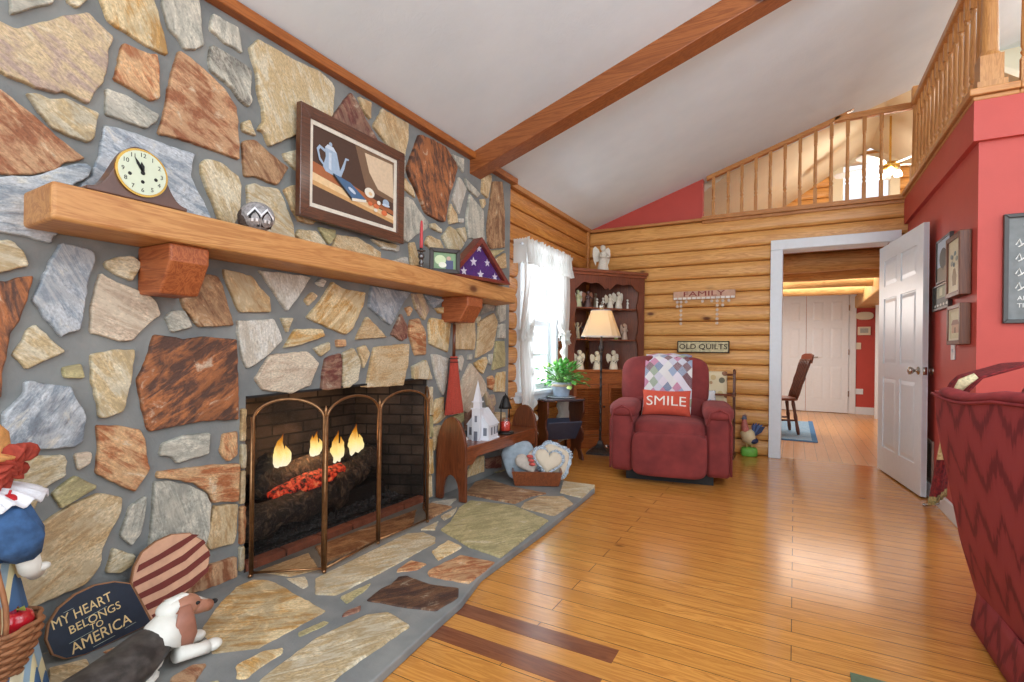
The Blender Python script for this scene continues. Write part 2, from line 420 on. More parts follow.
for z in (.3,1.05,1.85): hg.box(wl-.004,wl+.012,-.03,-.016,z,z+.1)
obj('hinge',hg,m_nickel,[x for x in bpy.data.objects if x.name.startswith('door_2')][0])
mb=MB(); mb.box(xr,ony(874,400,YD).x,YD-.02,YD,0,.13); struct('baseboard_dining',mb,m_white)
mb=MB(); x0=ony(875,350,YD-.6).x; mb.box(x0,x0+.12,YD-.64,YD-.6,0,2.1); struct('trim_12',mb,m_white)
mb=MB(); mb.box(x0+.12,x0+1.0,YD-.64,YD-.55,0,2.9); struct('wall_dining_side',mb,m_cream)
# ceiling logs of the dining room
m_logd=wood('dining_log_beam',(224,182,118),(176,126,70),'X',.55,.9,knots=1.2)
for i,(yy,zz,rr) in enumerate(((6.7,2.10,.11),(7.6,2.11,.10),(8.6,2.12,.10),(9.7,2.13,.10))):
    b=MB(); pts=[(-2.45+4.4*k/10, yy+random.uniform(-.01,.01), zz+random.uniform(-.006,.006)) for k in range(11)]
    b.tube(pts,[rr*random.uniform(.95,1.05) for _ in pts],14)
    o=obj('log_beam',b,m_logd,smooth=True); tag(o,['peeled log beam of dining ceiling, nearest the doorway','second peeled log beam of the dining ceiling','third peeled log beam of the dining ceiling','peeled log beam farthest in, near the red dining wall'][i],'beam','log beams over the dining room')
b=MB(); xx=ony(868,290,9.3).x; b.box(xx-.02,xx+.30,7.2,YD,1.90,2.12); tag(obj('girder_beam',b,m_logd,bevel=.02),'thick pale timber girder carrying the dining ceiling logs at right','beam')
# small fittings on the dining red wall
def plate(name,px,py,w,h,mt,label,cat,r=.01,d=.015,oval=False):
    c=ony(px,py,YD); b=MB()
    if oval:
        b.prism([(c.x+w/2*math.copysign(abs(math.cos(t))**.7,math.cos(t)),YD,c.z+h/2*math.copysign(abs(math.sin(t))**.8,math.sin(t))) for t in [2*PI*k/28 for k in range(28)]],(0,-d,0))
    else: b.box(c.x-w/2,c.x+w/2,YD-d,YD,c.z-h/2,c.z+h/2)
    o=obj(name,b,mt,bevel=.004); return tag(o,label,cat),c
plate('door_chime',864.5,316,.26,.14,m_cream,'cream oval box high on the red dining wall','doorbell',oval=True,d=.05)
o,c=plate('thermostat',864,331,.19,.15,m_cream,'cream square thermostat on the red dining wall','thermostat',d=.035)
b=MB(); b.box(c.x-.06,c.x+.06,YD-.038,YD-.035,c.z-.035,c.z+.045); obj('display',b,plain('greyish_display',(170,172,165),.3),o)
plate('light_switch',858.5,346,.075,.12,m_cream,'cream switch plate on the red dining wall below the thermostat','switch')
plate('wall_outlet',859,391.5,.12,.10,m_white,'white outlet low on the red dining wall','outlet')
# rug
m_rug=NT('blue_rug'); v=m_rug.coord(); n=m_rug.noise(m_rug.coord(scale=(4,30,1)),3,4)
m_rug.bump(m_rug.noise(v,200,2),.3,.004)
m_rug=m_rug.base(m_rug.ramp(n,[(.3,lin((84,138,184))),(.5,lin((140,178,204))),(.7,lin((190,206,214)))]),.9)
r0=onz(818,443); r1=onz(781,442)
mb=MB(); mb.box(-2.1,r0.x-.06,r0.y+.06,9.2,0,.010,0); mb.box(r0.x-.06,r0.x,r0.y,9.26,0,.012,1); mb.box(-2.16,r0.x-.06,r0.y,r0.y+.06,0,.012,1)
tag(obj('area_rug',mb,[m_rug,plain('rug_border_blue',(70,124,172),.9)]),'blue mottled rug with darker border on the dining floor','rug')
# dining chair (windsor style) seen through the doorway
def spindle(b,p0,p1,r):
    p0,p1=Vector(p0),Vector(p1); pts=[];rs=[]
    for k in range(9):
        t=k/8; pts.append(p0.lerp(p1,t)); rs.append(r*(1+.45*math.sin(t*PI*3)**2))
    b.tube(pts,rs,8)
def dining_chair(loc,rz,label):
    t=thing('dining_chair',label,'chair',loc,rz)
    s=MB(); s.sup((0,0,.455),(.23,.22,.022),.35,.6); obj('seat',s,m_dkwoodY,t,smooth=True)
    for sx in (-1,1):
        for sy in (-1,1):
            l=MB(); spindle(l,(sx*.15,sy*.14,.45),(sx*.21,sy*.20,0),.017); obj('leg',l,m_dkwood,t,smooth=True)
    st=MB(); spindle(st,(-.19,-.17,.18),(-.19,.17,.18),.010); spindle(st,(.19,-.17,.18),(.19,.17,.18),.010); spindle(st,(-.19,0,.18),(.19,0,.18),.010); obj('stretcher',st,m_dkwood,t,smooth=True)
    bk=MB()
    for k in range(7):
        x=-.19+.38*k/6; r=.014 if k in (0,6) else .009
        spindle(bk,(x*.95,.18,.46),(x*1.1,.33,.98),r)
    obj('back_spindles',bk,m_dkwood,t,smooth=True)
    cr=MB(); cr.prism([(-.24,.325,.93),(.24,.325,.93),(.24,.345,1.04),(.12,.352,1.06),(-.12,.352,1.06),(-.24,.345,1.04)],(0,.02,0)); obj('crest_rail',cr,m_dkwoodY,t,bevel=.006)
    return t
pc=onz(792,432); dining_chair((pc.x-.17,pc.y-.15,.012),-PI/2+.25,'dark wooden spindle-back dining chair on the blue rug')
t=thing('dining_table','dining table just inside the doorway, only its edge in view','table',(-.95,8.1,0.012))
b=MB(); b.box(-.55,.56,-.8,.8,.73,.765); obj('tabletop',b,m_dkwoodY,t,bevel=.01)
for sx in (-1,1):
    for sy in (-1,1): l=MB(); l.cyl((sx*.45,sy*.7,0),(sx*.45,sy*.7,.73),.03,.04); obj('leg',l,m_dkwood,t,smooth=True)
# ------------------------------------------------------------------ window on the left wall
t=bpy.data.objects.new('window_1',None); C.objects.link(t); t['kind']='structure'
f=MB(); x0,x1=XL-.14,XL+.045
for y0,y1,z0,z1 in ((WY0-.06,WY0,WZ0,WZ1+.06),(WY1,WY1+.06,WZ0,WZ1+.06),(WY0-.06,WY1+.06,WZ1,WZ1+.06)): f.box(x0,x1,y0,y1,z0,z1)
obj('window_frame',f,m_white,t,bevel=.005)
f=MB(); f.box(x0,XL+.09,WY0-.09,WY1+.09,WZ0-.035,WZ0+.0); f.box(XL+.0,XL+.055,WY0-.08,WY1+.08,WZ0-.10,WZ0-.035); obj('window_sill',f,m_white,t,bevel=.006)
zm=(WZ0+WZ1)/2
for (z0,z1,xo) in ((WZ0,zm+.03,-.03),(zm-.03,WZ1,-.07)):
    f=MB(); xs=XL+xo
    f.box(xs-.03,xs,WY0,WY0+.05,z0,z1); f.box(xs-.03,xs,WY1-.05,WY1,z0,z1); f.box(xs-.03,xs,WY0+.05,WY1-.05,z0,z0+.055); f.box(xs-.03,xs,WY0+.05,WY1-.05,z1-.05,z1)
    ym=(WY0+WY1)/2; f.box(xs-.022,xs-.008,ym-.01,ym+.01,z0+.05,z1-.05); f.box(xs-.022,xs-.008,WY0+.05,WY1-.05,(z0+z1)/2-.01,(z0+z1)/2+.01)
    o=obj('window_sash',f,m_white,t,bevel=.004)
    p=MB(); p.box(xs-.018,xs-.014,WY0+.05,WY1-.05,z0+.05,z1-.05); obj('window_pane',p,m_glass,t)
# curtains
m_curt=NT('white_sheer_cotton'); m_curt.base(lin((236,236,232)),.9); 
tr=m_curt.n('ShaderNodeBsdfTranslucent'); tr.inputs[0].default_value=lin((236,238,238)); mx=m_curt.n('ShaderNodeMixShader'); mx.inputs[0].default_value=.45
tp=m_curt.n('ShaderNodeBsdfTransparent'); mx2=m_curt.n('ShaderNodeMixShader'); mx2.inputs[0].default_value=.10
out=m_curt.t.nodes['Material Output']; m_curt.l(m_curt.b.outputs[0],mx.inputs[1]); m_curt.l(tr.outputs[0],mx.inputs[2]); m_curt.l(mx.outputs[0],mx2.inputs[1]); m_curt.l(tp.outputs[0],mx2.inputs[2]); m_curt.l(mx2.outputs[0],out.inputs[0]); m_curt=m_curt.m
CXW=XL+.13
t=thing('ruffled_curtains','white ruffled tie-back curtains with gathered valance over the window in the log wall','curtain',(0,0,0))
r=MB(); r.cyl((CXW-.02,3.93,2.0),(CXW-.02,4.99,2.0),.012); r.cyl((XL,3.96,2.0),(CXW-.02,3.96,2.0),.008); r.cyl((XL,4.97,2.0),(CXW-.02,4.97,2.0),.008); obj('curtain_rod',r,m_white,t,smooth=True)
def val(u,v):
    y=3.95+1.03*u; z=2.055-.215*v-.02*abs(math.sin(u*34))*(1 if v>.9 else .3 if v<.1 else 0)
    x=CXW+.02+.018*math.sin(u*95)+.010*math.sin(u*211+v*3)+.02*(v*v)+(.01*math.sin(u*260) if v<.2 else 0)
    return (x,y,z+ (.012*math.sin(u*170) if v<.06 else 0))
b=MB(); b.grid(val,200,12); 
def val2(u,v):   # returns at both ends of the rod
    return (XL+.02+(CXW-XL)*u,3.95,2.05-.215*v+.01*math.sin(u*30))
b.grid(val2,10,4); obj('valance',b,m_curt,t,smooth=True)
def panel(side):
    def f(u,v):
        # u across, v down
        z=1.95-v*1.82; tie=1.22
        if side<0: outer=3.955; inner0=4.50; edge_t=4.11; edge_b=4.22
        else: outer=4.97; inner0=4.40; edge_t=4.84; edge_b=4.78
        if z>tie:
            k=(1.95-z)/(1.95-tie); inner=inner0+(edge_t-inner0)*(k**1.5)
        else:
            k=(tie-z)/(tie-.13); inner=edge_t+(edge_b-edge_t)*min(1,k*1.6)
        y=outer+(inner-outer)*u
        x=CXW-.015+.016*math.sin(u*38+v*1.5)+.006*math.sin(u*90)+.012*math.sin(v*9+u*4)
        if u>.88: x+=.02*math.sin(v*85); y+= (.02*math.sin(v*70))*(1 if side<0 else -1)
        return (x,y,z)
    return f
for sd in (-1,1):
    b=MB(); b.grid(panel(sd),60,120); obj('curtain_panel',b,m_curt,t,smooth=True)
    yy=4.035 if sd<0 else 4.90
    b=MB()
    def tief(u,v,yy=yy):
        a=2*PI*u; rr=.085+.018*math.sin(u*60)*abs(2*v-1)
        return (CXW-.02+.045*math.cos(a)+.02*math.sin(u*60)*abs(2*v-1),yy+rr*1.05*math.sin(a),1.22+(v-.5)*.10+.012*math.sin(u*45)+.035*math.sin(a)*(1 if sd<0 else -1))
    b.grid(tief,90,4); obj('tie_back',b,m_curt,t,smooth=True)
# ------------------------------------------------------------------ ceiling beam
b=MB(); y0,y1=3.205,3.36; dd=.15
b.prism([(XL+.0,y0,ceil_z(XL)+.03),(3.5,y0,ceil_z(3.5)+.03),(3.5,y0,ceil_z(3.5)-dd),(XL,y0,ceil_z(XL)-dd)],(0,y1-y0,0))
tag(obj('ceiling_beam',b,m_beam,bevel=.006),'long stained timber beam running up the sloped white ceiling','beam')
# ------------------------------------------------------------------ loft: gable room behind the railing
GY=9.0
ap=ony(870.3,148,GY); gl=ony(784.8,206.5,GY); gr=ony(913,168,GY)
ml=(ap.z-gl.z)/(ap.x-gl.x); mr=(gr.z-ap.z)/(gr.x-ap.x)
xl=ap.x-(ap.z-2.5)/ml; xg=ap.x+(ap.z-2.5)/abs(mr)
xg=2.6; zg=ap.z+mr*(xg-ap.x)
b=MB(); b.prism([(xl,YB+.17,2.5),(ap.x,YB+.17,ap.z),(ap.x,YB+.17,ap.z+.06),(xl-.06,YB+.17,2.5)],(0,GY-YB-.17,0))
b.prism([(ap.x,YB+.17,ap.z),(xg,YB+.17,zg),(xg,YB+.17,zg+.06),(ap.x,YB+.17,ap.z+.06)],(0,GY-YB-.17,0))
struct('ceiling',b,m_cream)
xi=(2.5-ml*xl-ZT+SL*XL)/(SL-ml)
b=MB(); b.prism([(xl-.15,YB+.165,2.5),(xi,YB+.165,ceil_z(xi)),(xl-.15,YB+.165,ceil_z(xl-.15)+.05)],(0,.05,0)); struct('wall_loft_infill',b,m_cream)
b=MB(); zz=2.5; k=0
while zz<ap.z-.02:
    z1=min(zz+LH,ap.z-.01); zm_=zz+.01
    xa=ap.x-(ap.z-z1)/ml-.35; xb=min(xg,ap.x+(ap.z-z1)/abs(mr)+.35)
    pts=[(d,z) for d,z in logprof(zz,z1,GY+.05,GY)]+[(GY+.15,z1),(GY+.15,zz)]
    for s0,s1 in ((xa,.50),(1.26,xb)) if zz<3.86 else ((xa,xb),):
        if s1>s0: b.prism([(s0,d,z) for d,z in pts],(s1-s0,0,0))
    zz+=LH
struct('wall_loft_gable',b,m_logX)
tw=bpy.data.objects.new('window_2',None); C.objects.link(tw); tw['kind']='structure'
f=MB(); f.box(.46,.60,GY-.06,GY+.1,2.5,3.92); f.box(1.16,1.28,GY-.06,GY+.1,2.5,3.92); f.box(.46,1.28,GY-.06,GY+.1,3.88,3.98); obj('window_frame',f,m_cream,tw,bevel=.01)
p=MB(); p.box(.60,1.16,GY+.02,GY+.03,2.5,3.88); obj('window_pane',p,m_glass,tw)
# loft side wall far right and its wall parallel to us
b=MB(); b.box(1.45,6.0,6.5,6.6,2.5,4.02); struct('wall_loft_back',b,m_cream)
b=MB(); b.box(1.45,6.0,3.81,6.6,3.985,4.05); b.box(XR,1.45,YB-.0,YB+.17,4.0,4.06); struct('ceiling',b,m_ceil)
# solid fan modelled for the fan reflected in the loft window
t=thing('reflected_fan','ceiling fan with glowing lamps standing for a reflection in the loft window','ceiling fan',(1.0,7.7,0))
fz=3.37
b=MB(); b.cyl((0,0,fz+.05),(0,0,4.0),.012); obj('downrod',b,m_brass,t)
b=MB(); b.lathe([(.03,.07),(.09,.05),(.10,.0),(.06,-.03),(.03,-.05)],(0,0,fz),20); obj('motor_housing',b,m_brass,t,smooth=True)
for k in range(5):
    a=2*PI*k/5+.3; M=Mt((0,0,fz+.02),.2,0,a); b=MB()
    b.prism([M@Vector(p) for p in [(.10,-.02,0),(.2,-.055,0),(.55,-.07,0),(.60,-.04,0),(.60,.04,0),(.55,.07,0),(.2,.055,0),(.10,.02,0)]],(0,0,.008)); obj('fan_blade',b,m_white,t)
for k in range(3):
    a=2*PI*k/3+.5; b=MB(); cx_,cy_=.1*math.cos(a),.1*math.sin(a); b.lathe([(.015,0),(.035,-.03),(.045,-.07),(.04,-.08)],(cx_,cy_,fz-.03),14); obj('lamp_glass',b,emis('lamp_glass_glow',(255,244,220),6),t,smooth=True)
# railings
def baluster(b,x,y,z0,z1):
    L=z1-z0
    b.box(x-.016,x+.016,y-.016,y+.016,z0,z0+.16)
    pr=[(.017,z0+.16),(.011,z0+.175),(.018,z0+.195),(.012,z0+.21),(.017,z0+.23),(.0165,z0+.3),(.0125,z1-.16),(.017,z1-.145),(.012,z1-.13)]
    b.lathe(pr,(x,y,0),10)
    b.box(x-.016,x+.016,y-.016,y+.016,z1-.13,z1)
RZ=3.33
t=thing('loft_railing','oak loft railing above the log wall, its handrail bending down along the ceiling','railing',(0,0,0))
for i in range(12):
    x=-.775+.1336*i*1.0
    if i==0: x=-.79
    z1=min(RZ,ceil_z(x)-.035)
    b=MB(); baluster(b,x,YB+.0,2.545,z1)
    obj('baluster',b,m_oak,t)
b=MB(); xk=(RZ+.06-ZT)/SL+XL
b.box(xk-.05,XR+.03,YB-.03,YB+.03,RZ,RZ+.06); obj('handrail',b,m_trimX,t,bevel=.012,seg=3)
b=MB(); b.prism([(-.86,YB-.03,ceil_z(-.86)),(xk+.12,YB-.03,ceil_z(xk+.12)),(xk-.05,YB-.03,RZ),(-.86,YB-.03,ceil_z(-.86)-.045)],(0,.06,0)); obj('sloped_trim',b,m_trimX,t,bevel=.004)
def newel(b,x,y,z0,z1,w):
    b.box(x-w*1.45,x+w*1.45,y-w*1.45,y+w*1.45,z0,z0+.05); b.box(x-w*1.15,x+w*1.15,y-w*1.15,y+w*1.15,z0+.05,z0+.20)
    b.lathe([(w*1.2,z0+.20),(w*1.1,z0+.215),(w*.92,z0+.23),(w*.86,z0+.4),(w*.72,z1-.2),(w*.95,z1-.18),(w*.7,z1-.16),(w*.95,z1-.14)],(x,y,0),22)
    b.box(x-w,x+w,y-w,y+w,z1-.14,z1)
t=thing('loft_railing','oak loft railing with turned balusters running toward us above the red wall','railing',(0,0,0))
XW=XR+.04
b=MB(); newel(b,XW,YB-.09,2.56,RZ+.16,.034); obj('newel_post',b,m_oak,t)
b=MB(); newel(b,XW+.015,YC+.06,2.56,RZ+.16,.045); obj('newel_post',b,m_oak,t)
n=14
for i in range(n):
    y=YB-.22-(YB-.22-YC-.18)*i/(n-1)
    b=MB(); baluster(b,XW,y,2.56,RZ-.005); obj('baluster',b,m_oak,t)
b=MB(); b.box(XW-.035,XW+.035,YC+.08,YB-.11,RZ-.005,RZ+.06); obj('handrail',b,m_oak,t,bevel=.014,seg=3)
for i in range(8):
    b=MB(); baluster(b,XW+.16+.135*i,YC+.05,2.56,RZ-.005); obj('baluster',b,m_oak,t)
b=MB(); b.box(XW+.06,XW+1.3,YC+.02,YC+.085,RZ-.005,RZ+.06); obj('handrail',b,m_oak,t,bevel=.014,seg=3)
# ------------------------------------------------------------------ stone fireplace
XS=-2.15; HZ=.04
PAL={'pk':((178,154,140),(208,184,146)),'cr':((220,208,180),(196,172,130)),'ru':((158,98,64),(204,160,120)),'or':((176,106,64),(218,174,128)),
'gy':((170,168,156),(206,200,184)),'bl':((146,156,166),(194,198,202)),'dk':((68,48,42),(120,84,60)),'tn':((196,162,116),(220,196,156)),'wh':((220,216,206),(196,186,170)),
'dr':((112,58,50),(160,120,98)),'ye':((206,160,94),(228,206,162)),'gn':((166,156,112),(198,184,136)),'br':((140,96,66),(190,150,110)),'rb':((92,62,50),(182,112,66)),'lp':((206,184,160),(222,206,182))}
# data: (origin x, origin y, scale, [(palette, streak angle, speckle, outline...)])
STN=[
(0,0,6.024,[
('gy',10,.3,'65,-60 65,0 70,75 85,82 150,62 230,35 335,15 345,-60'),
('cr',30,.2,'400,-60 410,0 440,25 470,45 500,30 530,0 540,-60'),
('pk',-30,.15,'-150,60 0,120 100,170 235,130 380,95 480,80 535,65 575,110 690,225 660,300 650,400 620,500 560,570 540,628 430,570 385,550 340,560 200,520 130,485 60,460 0,425 -150,330'),
('ye',-65,.5,'590,-80 610,0 650,110 690,150 740,175 830,235 900,280 1015,330 1015,280 985,180 960,80 930,0 915,-80'),
('or',-50,.35,'745,250 820,285 900,320 950,325 962,400 970,590 920,608 690,475 720,360'),
('gy',-25,.3,'645,525 760,570 870,630 965,690 950,730 895,775 640,690'),
]),
(0,113,6.024,[
('ru',-40,.15,'-150,-220 0,-150 90,-80 200,0 290,80 400,185 520,270 505,285 400,300 340,345 200,370 0,365 -150,355'),
('cr',-35,.6,'150,-125 230,-120 290,-90 400,-92 500,-40 600,0 570,150 545,180 380,120 330,100 250,0 180,-90'),
('bl',5,.15,'-150,380 0,380 200,384 400,312 515,298 550,330 540,380 450,430 400,700 320,750 315,786 160,746 0,716 -150,690'),
('bl',-20,.2,'630,65 830,120 1024,190 1180,245 1155,375 1275,620 1275,720 560,720 470,450 560,370 605,240'),
]),
(170,0,6.024,[
('gy',-70,.3,'-40,-60 -40,20 0,180 60,230 95,295 170,295 210,270 185,0 180,-40'),
('gy',-80,.3,'260,75 420,165 445,320 330,250 245,175'),
('gy',-60,.9,'260,265 370,330 480,400 500,440 490,560 505,610 480,645 430,600 350,500 250,425 235,350'),
('cr',-62,.1,'540,235 760,360 905,425 980,490 1000,530 985,700 900,760 760,815 605,882 570,800 530,778 570,730 560,640 530,540 525,440 480,285'),
]),
(170,113,6.024,[
('ru',-25,.25,'60,-381 120,-340 230,-250 330,-150 405,-40 415,60 425,283 270,225 130,175 -65,120 -30,0 10,-240'),
('cr',0,.1,'440,50 485,40 525,140 440,105'),
('br',-50,.2,'440,180 455,160 520,160 600,230 720,330 650,435 520,385 455,380'),
('cr',0,.1,'685,240 760,225 840,200 840,380 760,340 700,280'),
('cr',-60,.1,'190,300 220,270 310,295 420,380 435,430 430,560 410,640 370,700 300,640 240,480 195,370'),
('cr',-20,.35,'470,430 520,420 560,440 660,455 700,540 750,680 760,760 480,760 475,560'),
('tn',-60,.3,'690,460 740,435 800,430 900,640 860,670 780,650 750,590'),
]),
(340,90,6.024,[
('dr',-60,.5,'70,10 110,70 160,170 245,325 200,340 0,260 -60,190 0,100'),
('tn',-50,.3,'115,35 190,75 188,175 160,150 130,80'),
('tn',-60,.4,'260,110 420,200 415,300 395,400 300,345 205,215'),
('rb',-70,.5,'480,265 560,295 640,340 700,430 712,470 690,560 660,640 635,795 600,790 520,740 470,620 420,520 405,470 455,340'),
('gy',-80,.1,'362,440 400,420 395,500 375,560 362,560'),
('tn',-60,.1,'400,525 450,600 460,650 380,585'),
('gy',-60,.1,'680,385 750,412 750,500 705,430'),
]),
(390,180,7.84,[
('gy',-85,.15,'60,170 80,150 140,125 190,160 230,230 310,330 300,380 200,440 140,490 100,460 60,430'),
('cr',-40,.1,'320,340 350,335 410,385 410,415 370,400 325,370'),
('tn',-50,.4,'280,500 310,430 400,470 440,560 330,545'),
('cr',-60,.2,'475,360 510,380 590,500 545,560 460,545 415,440'),
('cr',-60,.1,'530,380 590,370 610,460 590,490 540,410'),
('wh',-75,.3,'545,-25 570,0 605,70 550,270 495,150'),
('tn',-80,.1,'480,180 530,270 540,335 475,345 465,280'),
('wh',0,.1,'545,300 585,300 585,335 545,335'),
('gy',-80,.1,'630,110 740,240 745,470 690,500 650,450 615,460 605,300'),
('gy',-60,.1,'590,-20 610,0 715,110 690,135 615,70'),
('tn',-80,.1,'735,-45 795,-40 800,0 770,145 725,95'),
('tn',-60,.1,'715,150 745,145 755,190 735,225'),
('br',-88,.4,'812,10 885,10 905,250 905,530 800,540 775,500 770,350 790,200'),
('gn',20,.2,'755,550 905,545 800,620'),
('tn',20,.1,'905,570 915,690 800,700 800,640'),
('tn',-60,.1,'160,490 200,480 230,600 270,670 170,680'),
('wh',10,.1,'-60,500 0,500 80,510 80,560 0,550 -60,540'),
('wh',20,.1,'50,620 130,600 160,690 50,670'),
]),
(230,200,3.1,[
('cr',-20,.1,'205,110 215,90 270,95 300,140 240,140'),
('gn',-20,.3,'275,82 330,92 330,115 312,140 290,108'),
('tn',-20,.1,'332,106 400,115 470,160 470,190 320,146'),
('cr',-10,.1,'440,120 520,138 520,155 465,142'),
('wh',-10,.1,'488,190 550,176 555,200 490,205'),
('lp',8,.1,'125,480 240,468 278,505 250,575 190,600 105,590 82,555'),
('dr',4,.3,'300,490 345,474 350,500 345,585 285,590 290,530'),
('cr',20,.2,'352,474 385,458 408,500 400,560 375,580 352,584'),
('tn',8,.15,'450,455 560,445 555,510 540,575 425,582 440,500'),
]),
(0,226,6.024,[
('cr',-10,.3,'-150,80 0,85 60,85 100,110 150,160 175,240 0,285 -150,300'),
('rb',-75,.3,'-150,330 50,330 110,310 210,295 180,400 120,560 70,640 50,740 18,880 12,1040 -150,1070'),
('bl',-62,.35,'370,100 540,140 575,165 580,220 540,310 520,450 490,630 400,650 380,680 270,550 200,445 300,220'),
('cr',0,.2,'635,215 700,185 800,180 860,220 830,290 800,335 700,290 650,255'),
('lp',-25,.3,'610,280 700,330 900,410 950,460 975,535 870,620 810,690 740,700 550,640 555,480 580,370'),
('cr',-40,.1,'220,585 250,620 290,660 405,755 165,868 75,770 130,700 170,620'),
]),
(0,339,6.024,[
('gn',-10,.5,'380,175 500,145 515,240 390,235'),
('bl',58,.55,'160,255 200,250 250,265 440,285 455,350 510,420 525,470 505,620 450,655 200,670 0,640 25,500 25,450 150,330'),
('cr',-60,.45,'550,90 700,65 820,60 800,230 750,440 640,475 605,470 560,260'),
]),
(0,440,6.024,[
('or',-40,.2,'585,-90 720,-85 850,-65 880,0 890,100 908,180 820,320 580,208 600,60'),
('lp',0,.2,'460,85 550,70 560,90 550,150 475,190'),
('cr',15,.15,'50,110 200,95 390,90 405,120 400,220 300,265 240,340 210,420 100,450 -60,400 -60,140'),
('gn',25,.5,'465,210 590,285 375,420 310,325'),
('tn',30,.35,'600,320 740,345 735,420 711,482 627,638 606,768 527,867 241,994 120,1030 -60,1010 -40,750 130,600 200,540 300,475 420,400'),
('gy',70,.2,'890,335 890,400 860,560 800,640 725,580 770,450 790,400'),
]),
(40,520,4.21,[('cr',20,.2,'310,120 405,150 395,190 340,228 280,225')]),
(130,226,6.024,[
('br',-50,.5,'310,430 380,370 460,290 530,300 560,350 630,600 420,610 330,490'),
('gy',-30,.2,'215,550 260,505 330,505 385,610 260,640'),
('tn',-60,.4,'560,255 740,300 800,380 850,430 855,520 665,520 600,370'),
('wh',-70,.15,'780,265 1093,305 1033,405 953,515 903,445 850,360'),
('wh',-80,.15,'650,568 870,560 900,620 925,690 840,780 712,862 680,790 660,680'),
]),
(130,339,6.024,[
('rb',35,.55,'150,-30 230,-20 330,0 450,-15 650,0 660,490 520,490 400,505 120,558 80,430 50,250 110,120'),
('gy',0,.5,'200,630 330,580 490,565 485,690 420,710 290,752 260,715 180,700'),
('or',-70,.4,'570,570 655,555 655,700 600,740 575,725 545,680'),
]),
(120,452,6.024,[
('or',-10,.15,'230,120 340,105 560,80 725,70 715,300 640,300 565,310 540,250 440,190 300,162 225,160'),
('gy',-75,.35,'210,182 300,175 430,202 520,245 552,318 545,480 500,620 180,620 190,450 205,330'),
('tn',-80,.2,'570,322 715,312 705,500 690,552 545,590 522,560'),
]),
(170,540,4.805,[('ru',-80,.3,'200,120 325,80 325,180 210,240 100,260 70,250 100,190')]),
(280,260,6.024,[
('ye',48,.4,'320,130 380,170 520,195 505,280 440,420 400,450 300,410 165,345 240,260'),
('bl',-50,.4,'555,155 790,195 740,270 670,395 540,285'),
('tn',10,.1,'530,335 650,465 460,480'),
('dr',-60,.3,'735,320 775,400 770,470 740,490 675,450'),
('or',0,.1,'760,290 790,275 805,300 785,340'),
('pk',-60,.4,'800,200 860,200 905,300 875,365 820,290'),
('or',-10,.5,'790,360 840,350 885,440 885,570 820,575 780,440'),
('ye',8,.3,'100,415 260,415 275,460 130,510 25,530'),
('cr',30,.1,'305,495 310,540 255,585 205,530'),
('or',0,.1,'345,480 400,475 400,520 350,525'),
('tn',-60,.1,'475,530 520,510 550,560 510,655'),
('tn',40,.1,'155,240 200,190 235,215 180,280'),
('wh',0,.3,'220,140 250,110 285,125 260,165'),
('cr',0,.1,'10,345 85,350 50,440'),
('bl',0,.1,'870,210 1000,240 930,290'),
('ye',0,.1,'940,290 1000,280 1000,325 960,320'),
]),
(400,290,7.84,[
('ye',88,.5,'230,260 250,215 350,235 400,260 380,490 240,425'),
('cr',86,.2,'100,600 210,545 260,700 110,700'),
('wh',-80,.05,'255,500 300,505 385,535 375,700 350,830 310,760 280,640'),
('tn',88,.25,'435,250 590,235 600,380 590,470 435,465'),
('tn',30,.2,'620,250 740,180 770,250 740,430 720,470 600,540 615,400'),
('gy',20,.5,'660,110 755,110 740,160 640,190'),
('gy',-80,.3,'770,100 832,100 830,235 790,255 765,180'),
('wh',-60,.1,'450,530 490,510 505,550 480,640 460,620'),
('ye',-20,.1,'585,575 680,520 695,560 660,660 620,630'),
('lp',45,.35,'560,570 650,690 675,740 680,790 600,900 535,965 495,950 470,780 500,690'),
('gn',-40,.2,'760,400 825,400 832,500 830,600 730,630 750,480'),
('ye',85,.15,'770,650 828,640 825,800 745,800 750,720'),
('gy',0,.1,'540,510 570,500 570,545 540,550'),
('gy',80,.1,'705,500 735,500 725,590 705,580'),
('gy',70,.1,'780,270 828,262 828,380 775,380'),
('cr',0,.1,'605,210 640,205 635,240 610,260'),
]),
(400,370,7.84,[
('or',0,.1,'695,60 725,40 745,80 730,160 700,140'),
('ye',40,.1,'290,230 350,210 345,310 380,350 300,420 262,420 270,290'),
('gn',10,.2,'405,370 500,320 508,400 430,450'),
('dr',60,.2,'515,340 575,300 560,400 520,480'),
('pk',-60,.2,'660,160 690,170 745,300 740,350 690,280'),
('pk',0,.2,'700,200 745,190 760,260 740,290'),
('tn',40,.1,'265,450 330,430 330,520 270,640'),
('gn',0,.1,'560,470 640,430 700,480 640,600 560,600'),
('tn',0,.1,'750,330 830,330 830,520 760,520'),
]),
(420,440,5.368,[
('ye',60,.1,'250,205 290,110 345,80 345,170'),
('dr',10,.2,'360,100 440,85 440,150 360,155'),
('tn',0,.1,'120,60 230,60 220,170 110,200'),
('gn',0,.1,'400,175 480,160 480,205 430,205'),
]),
(0,569,6.024,[('tn',10,.4,'250,590 520,540 600,650 560,700 250,700')]),
]
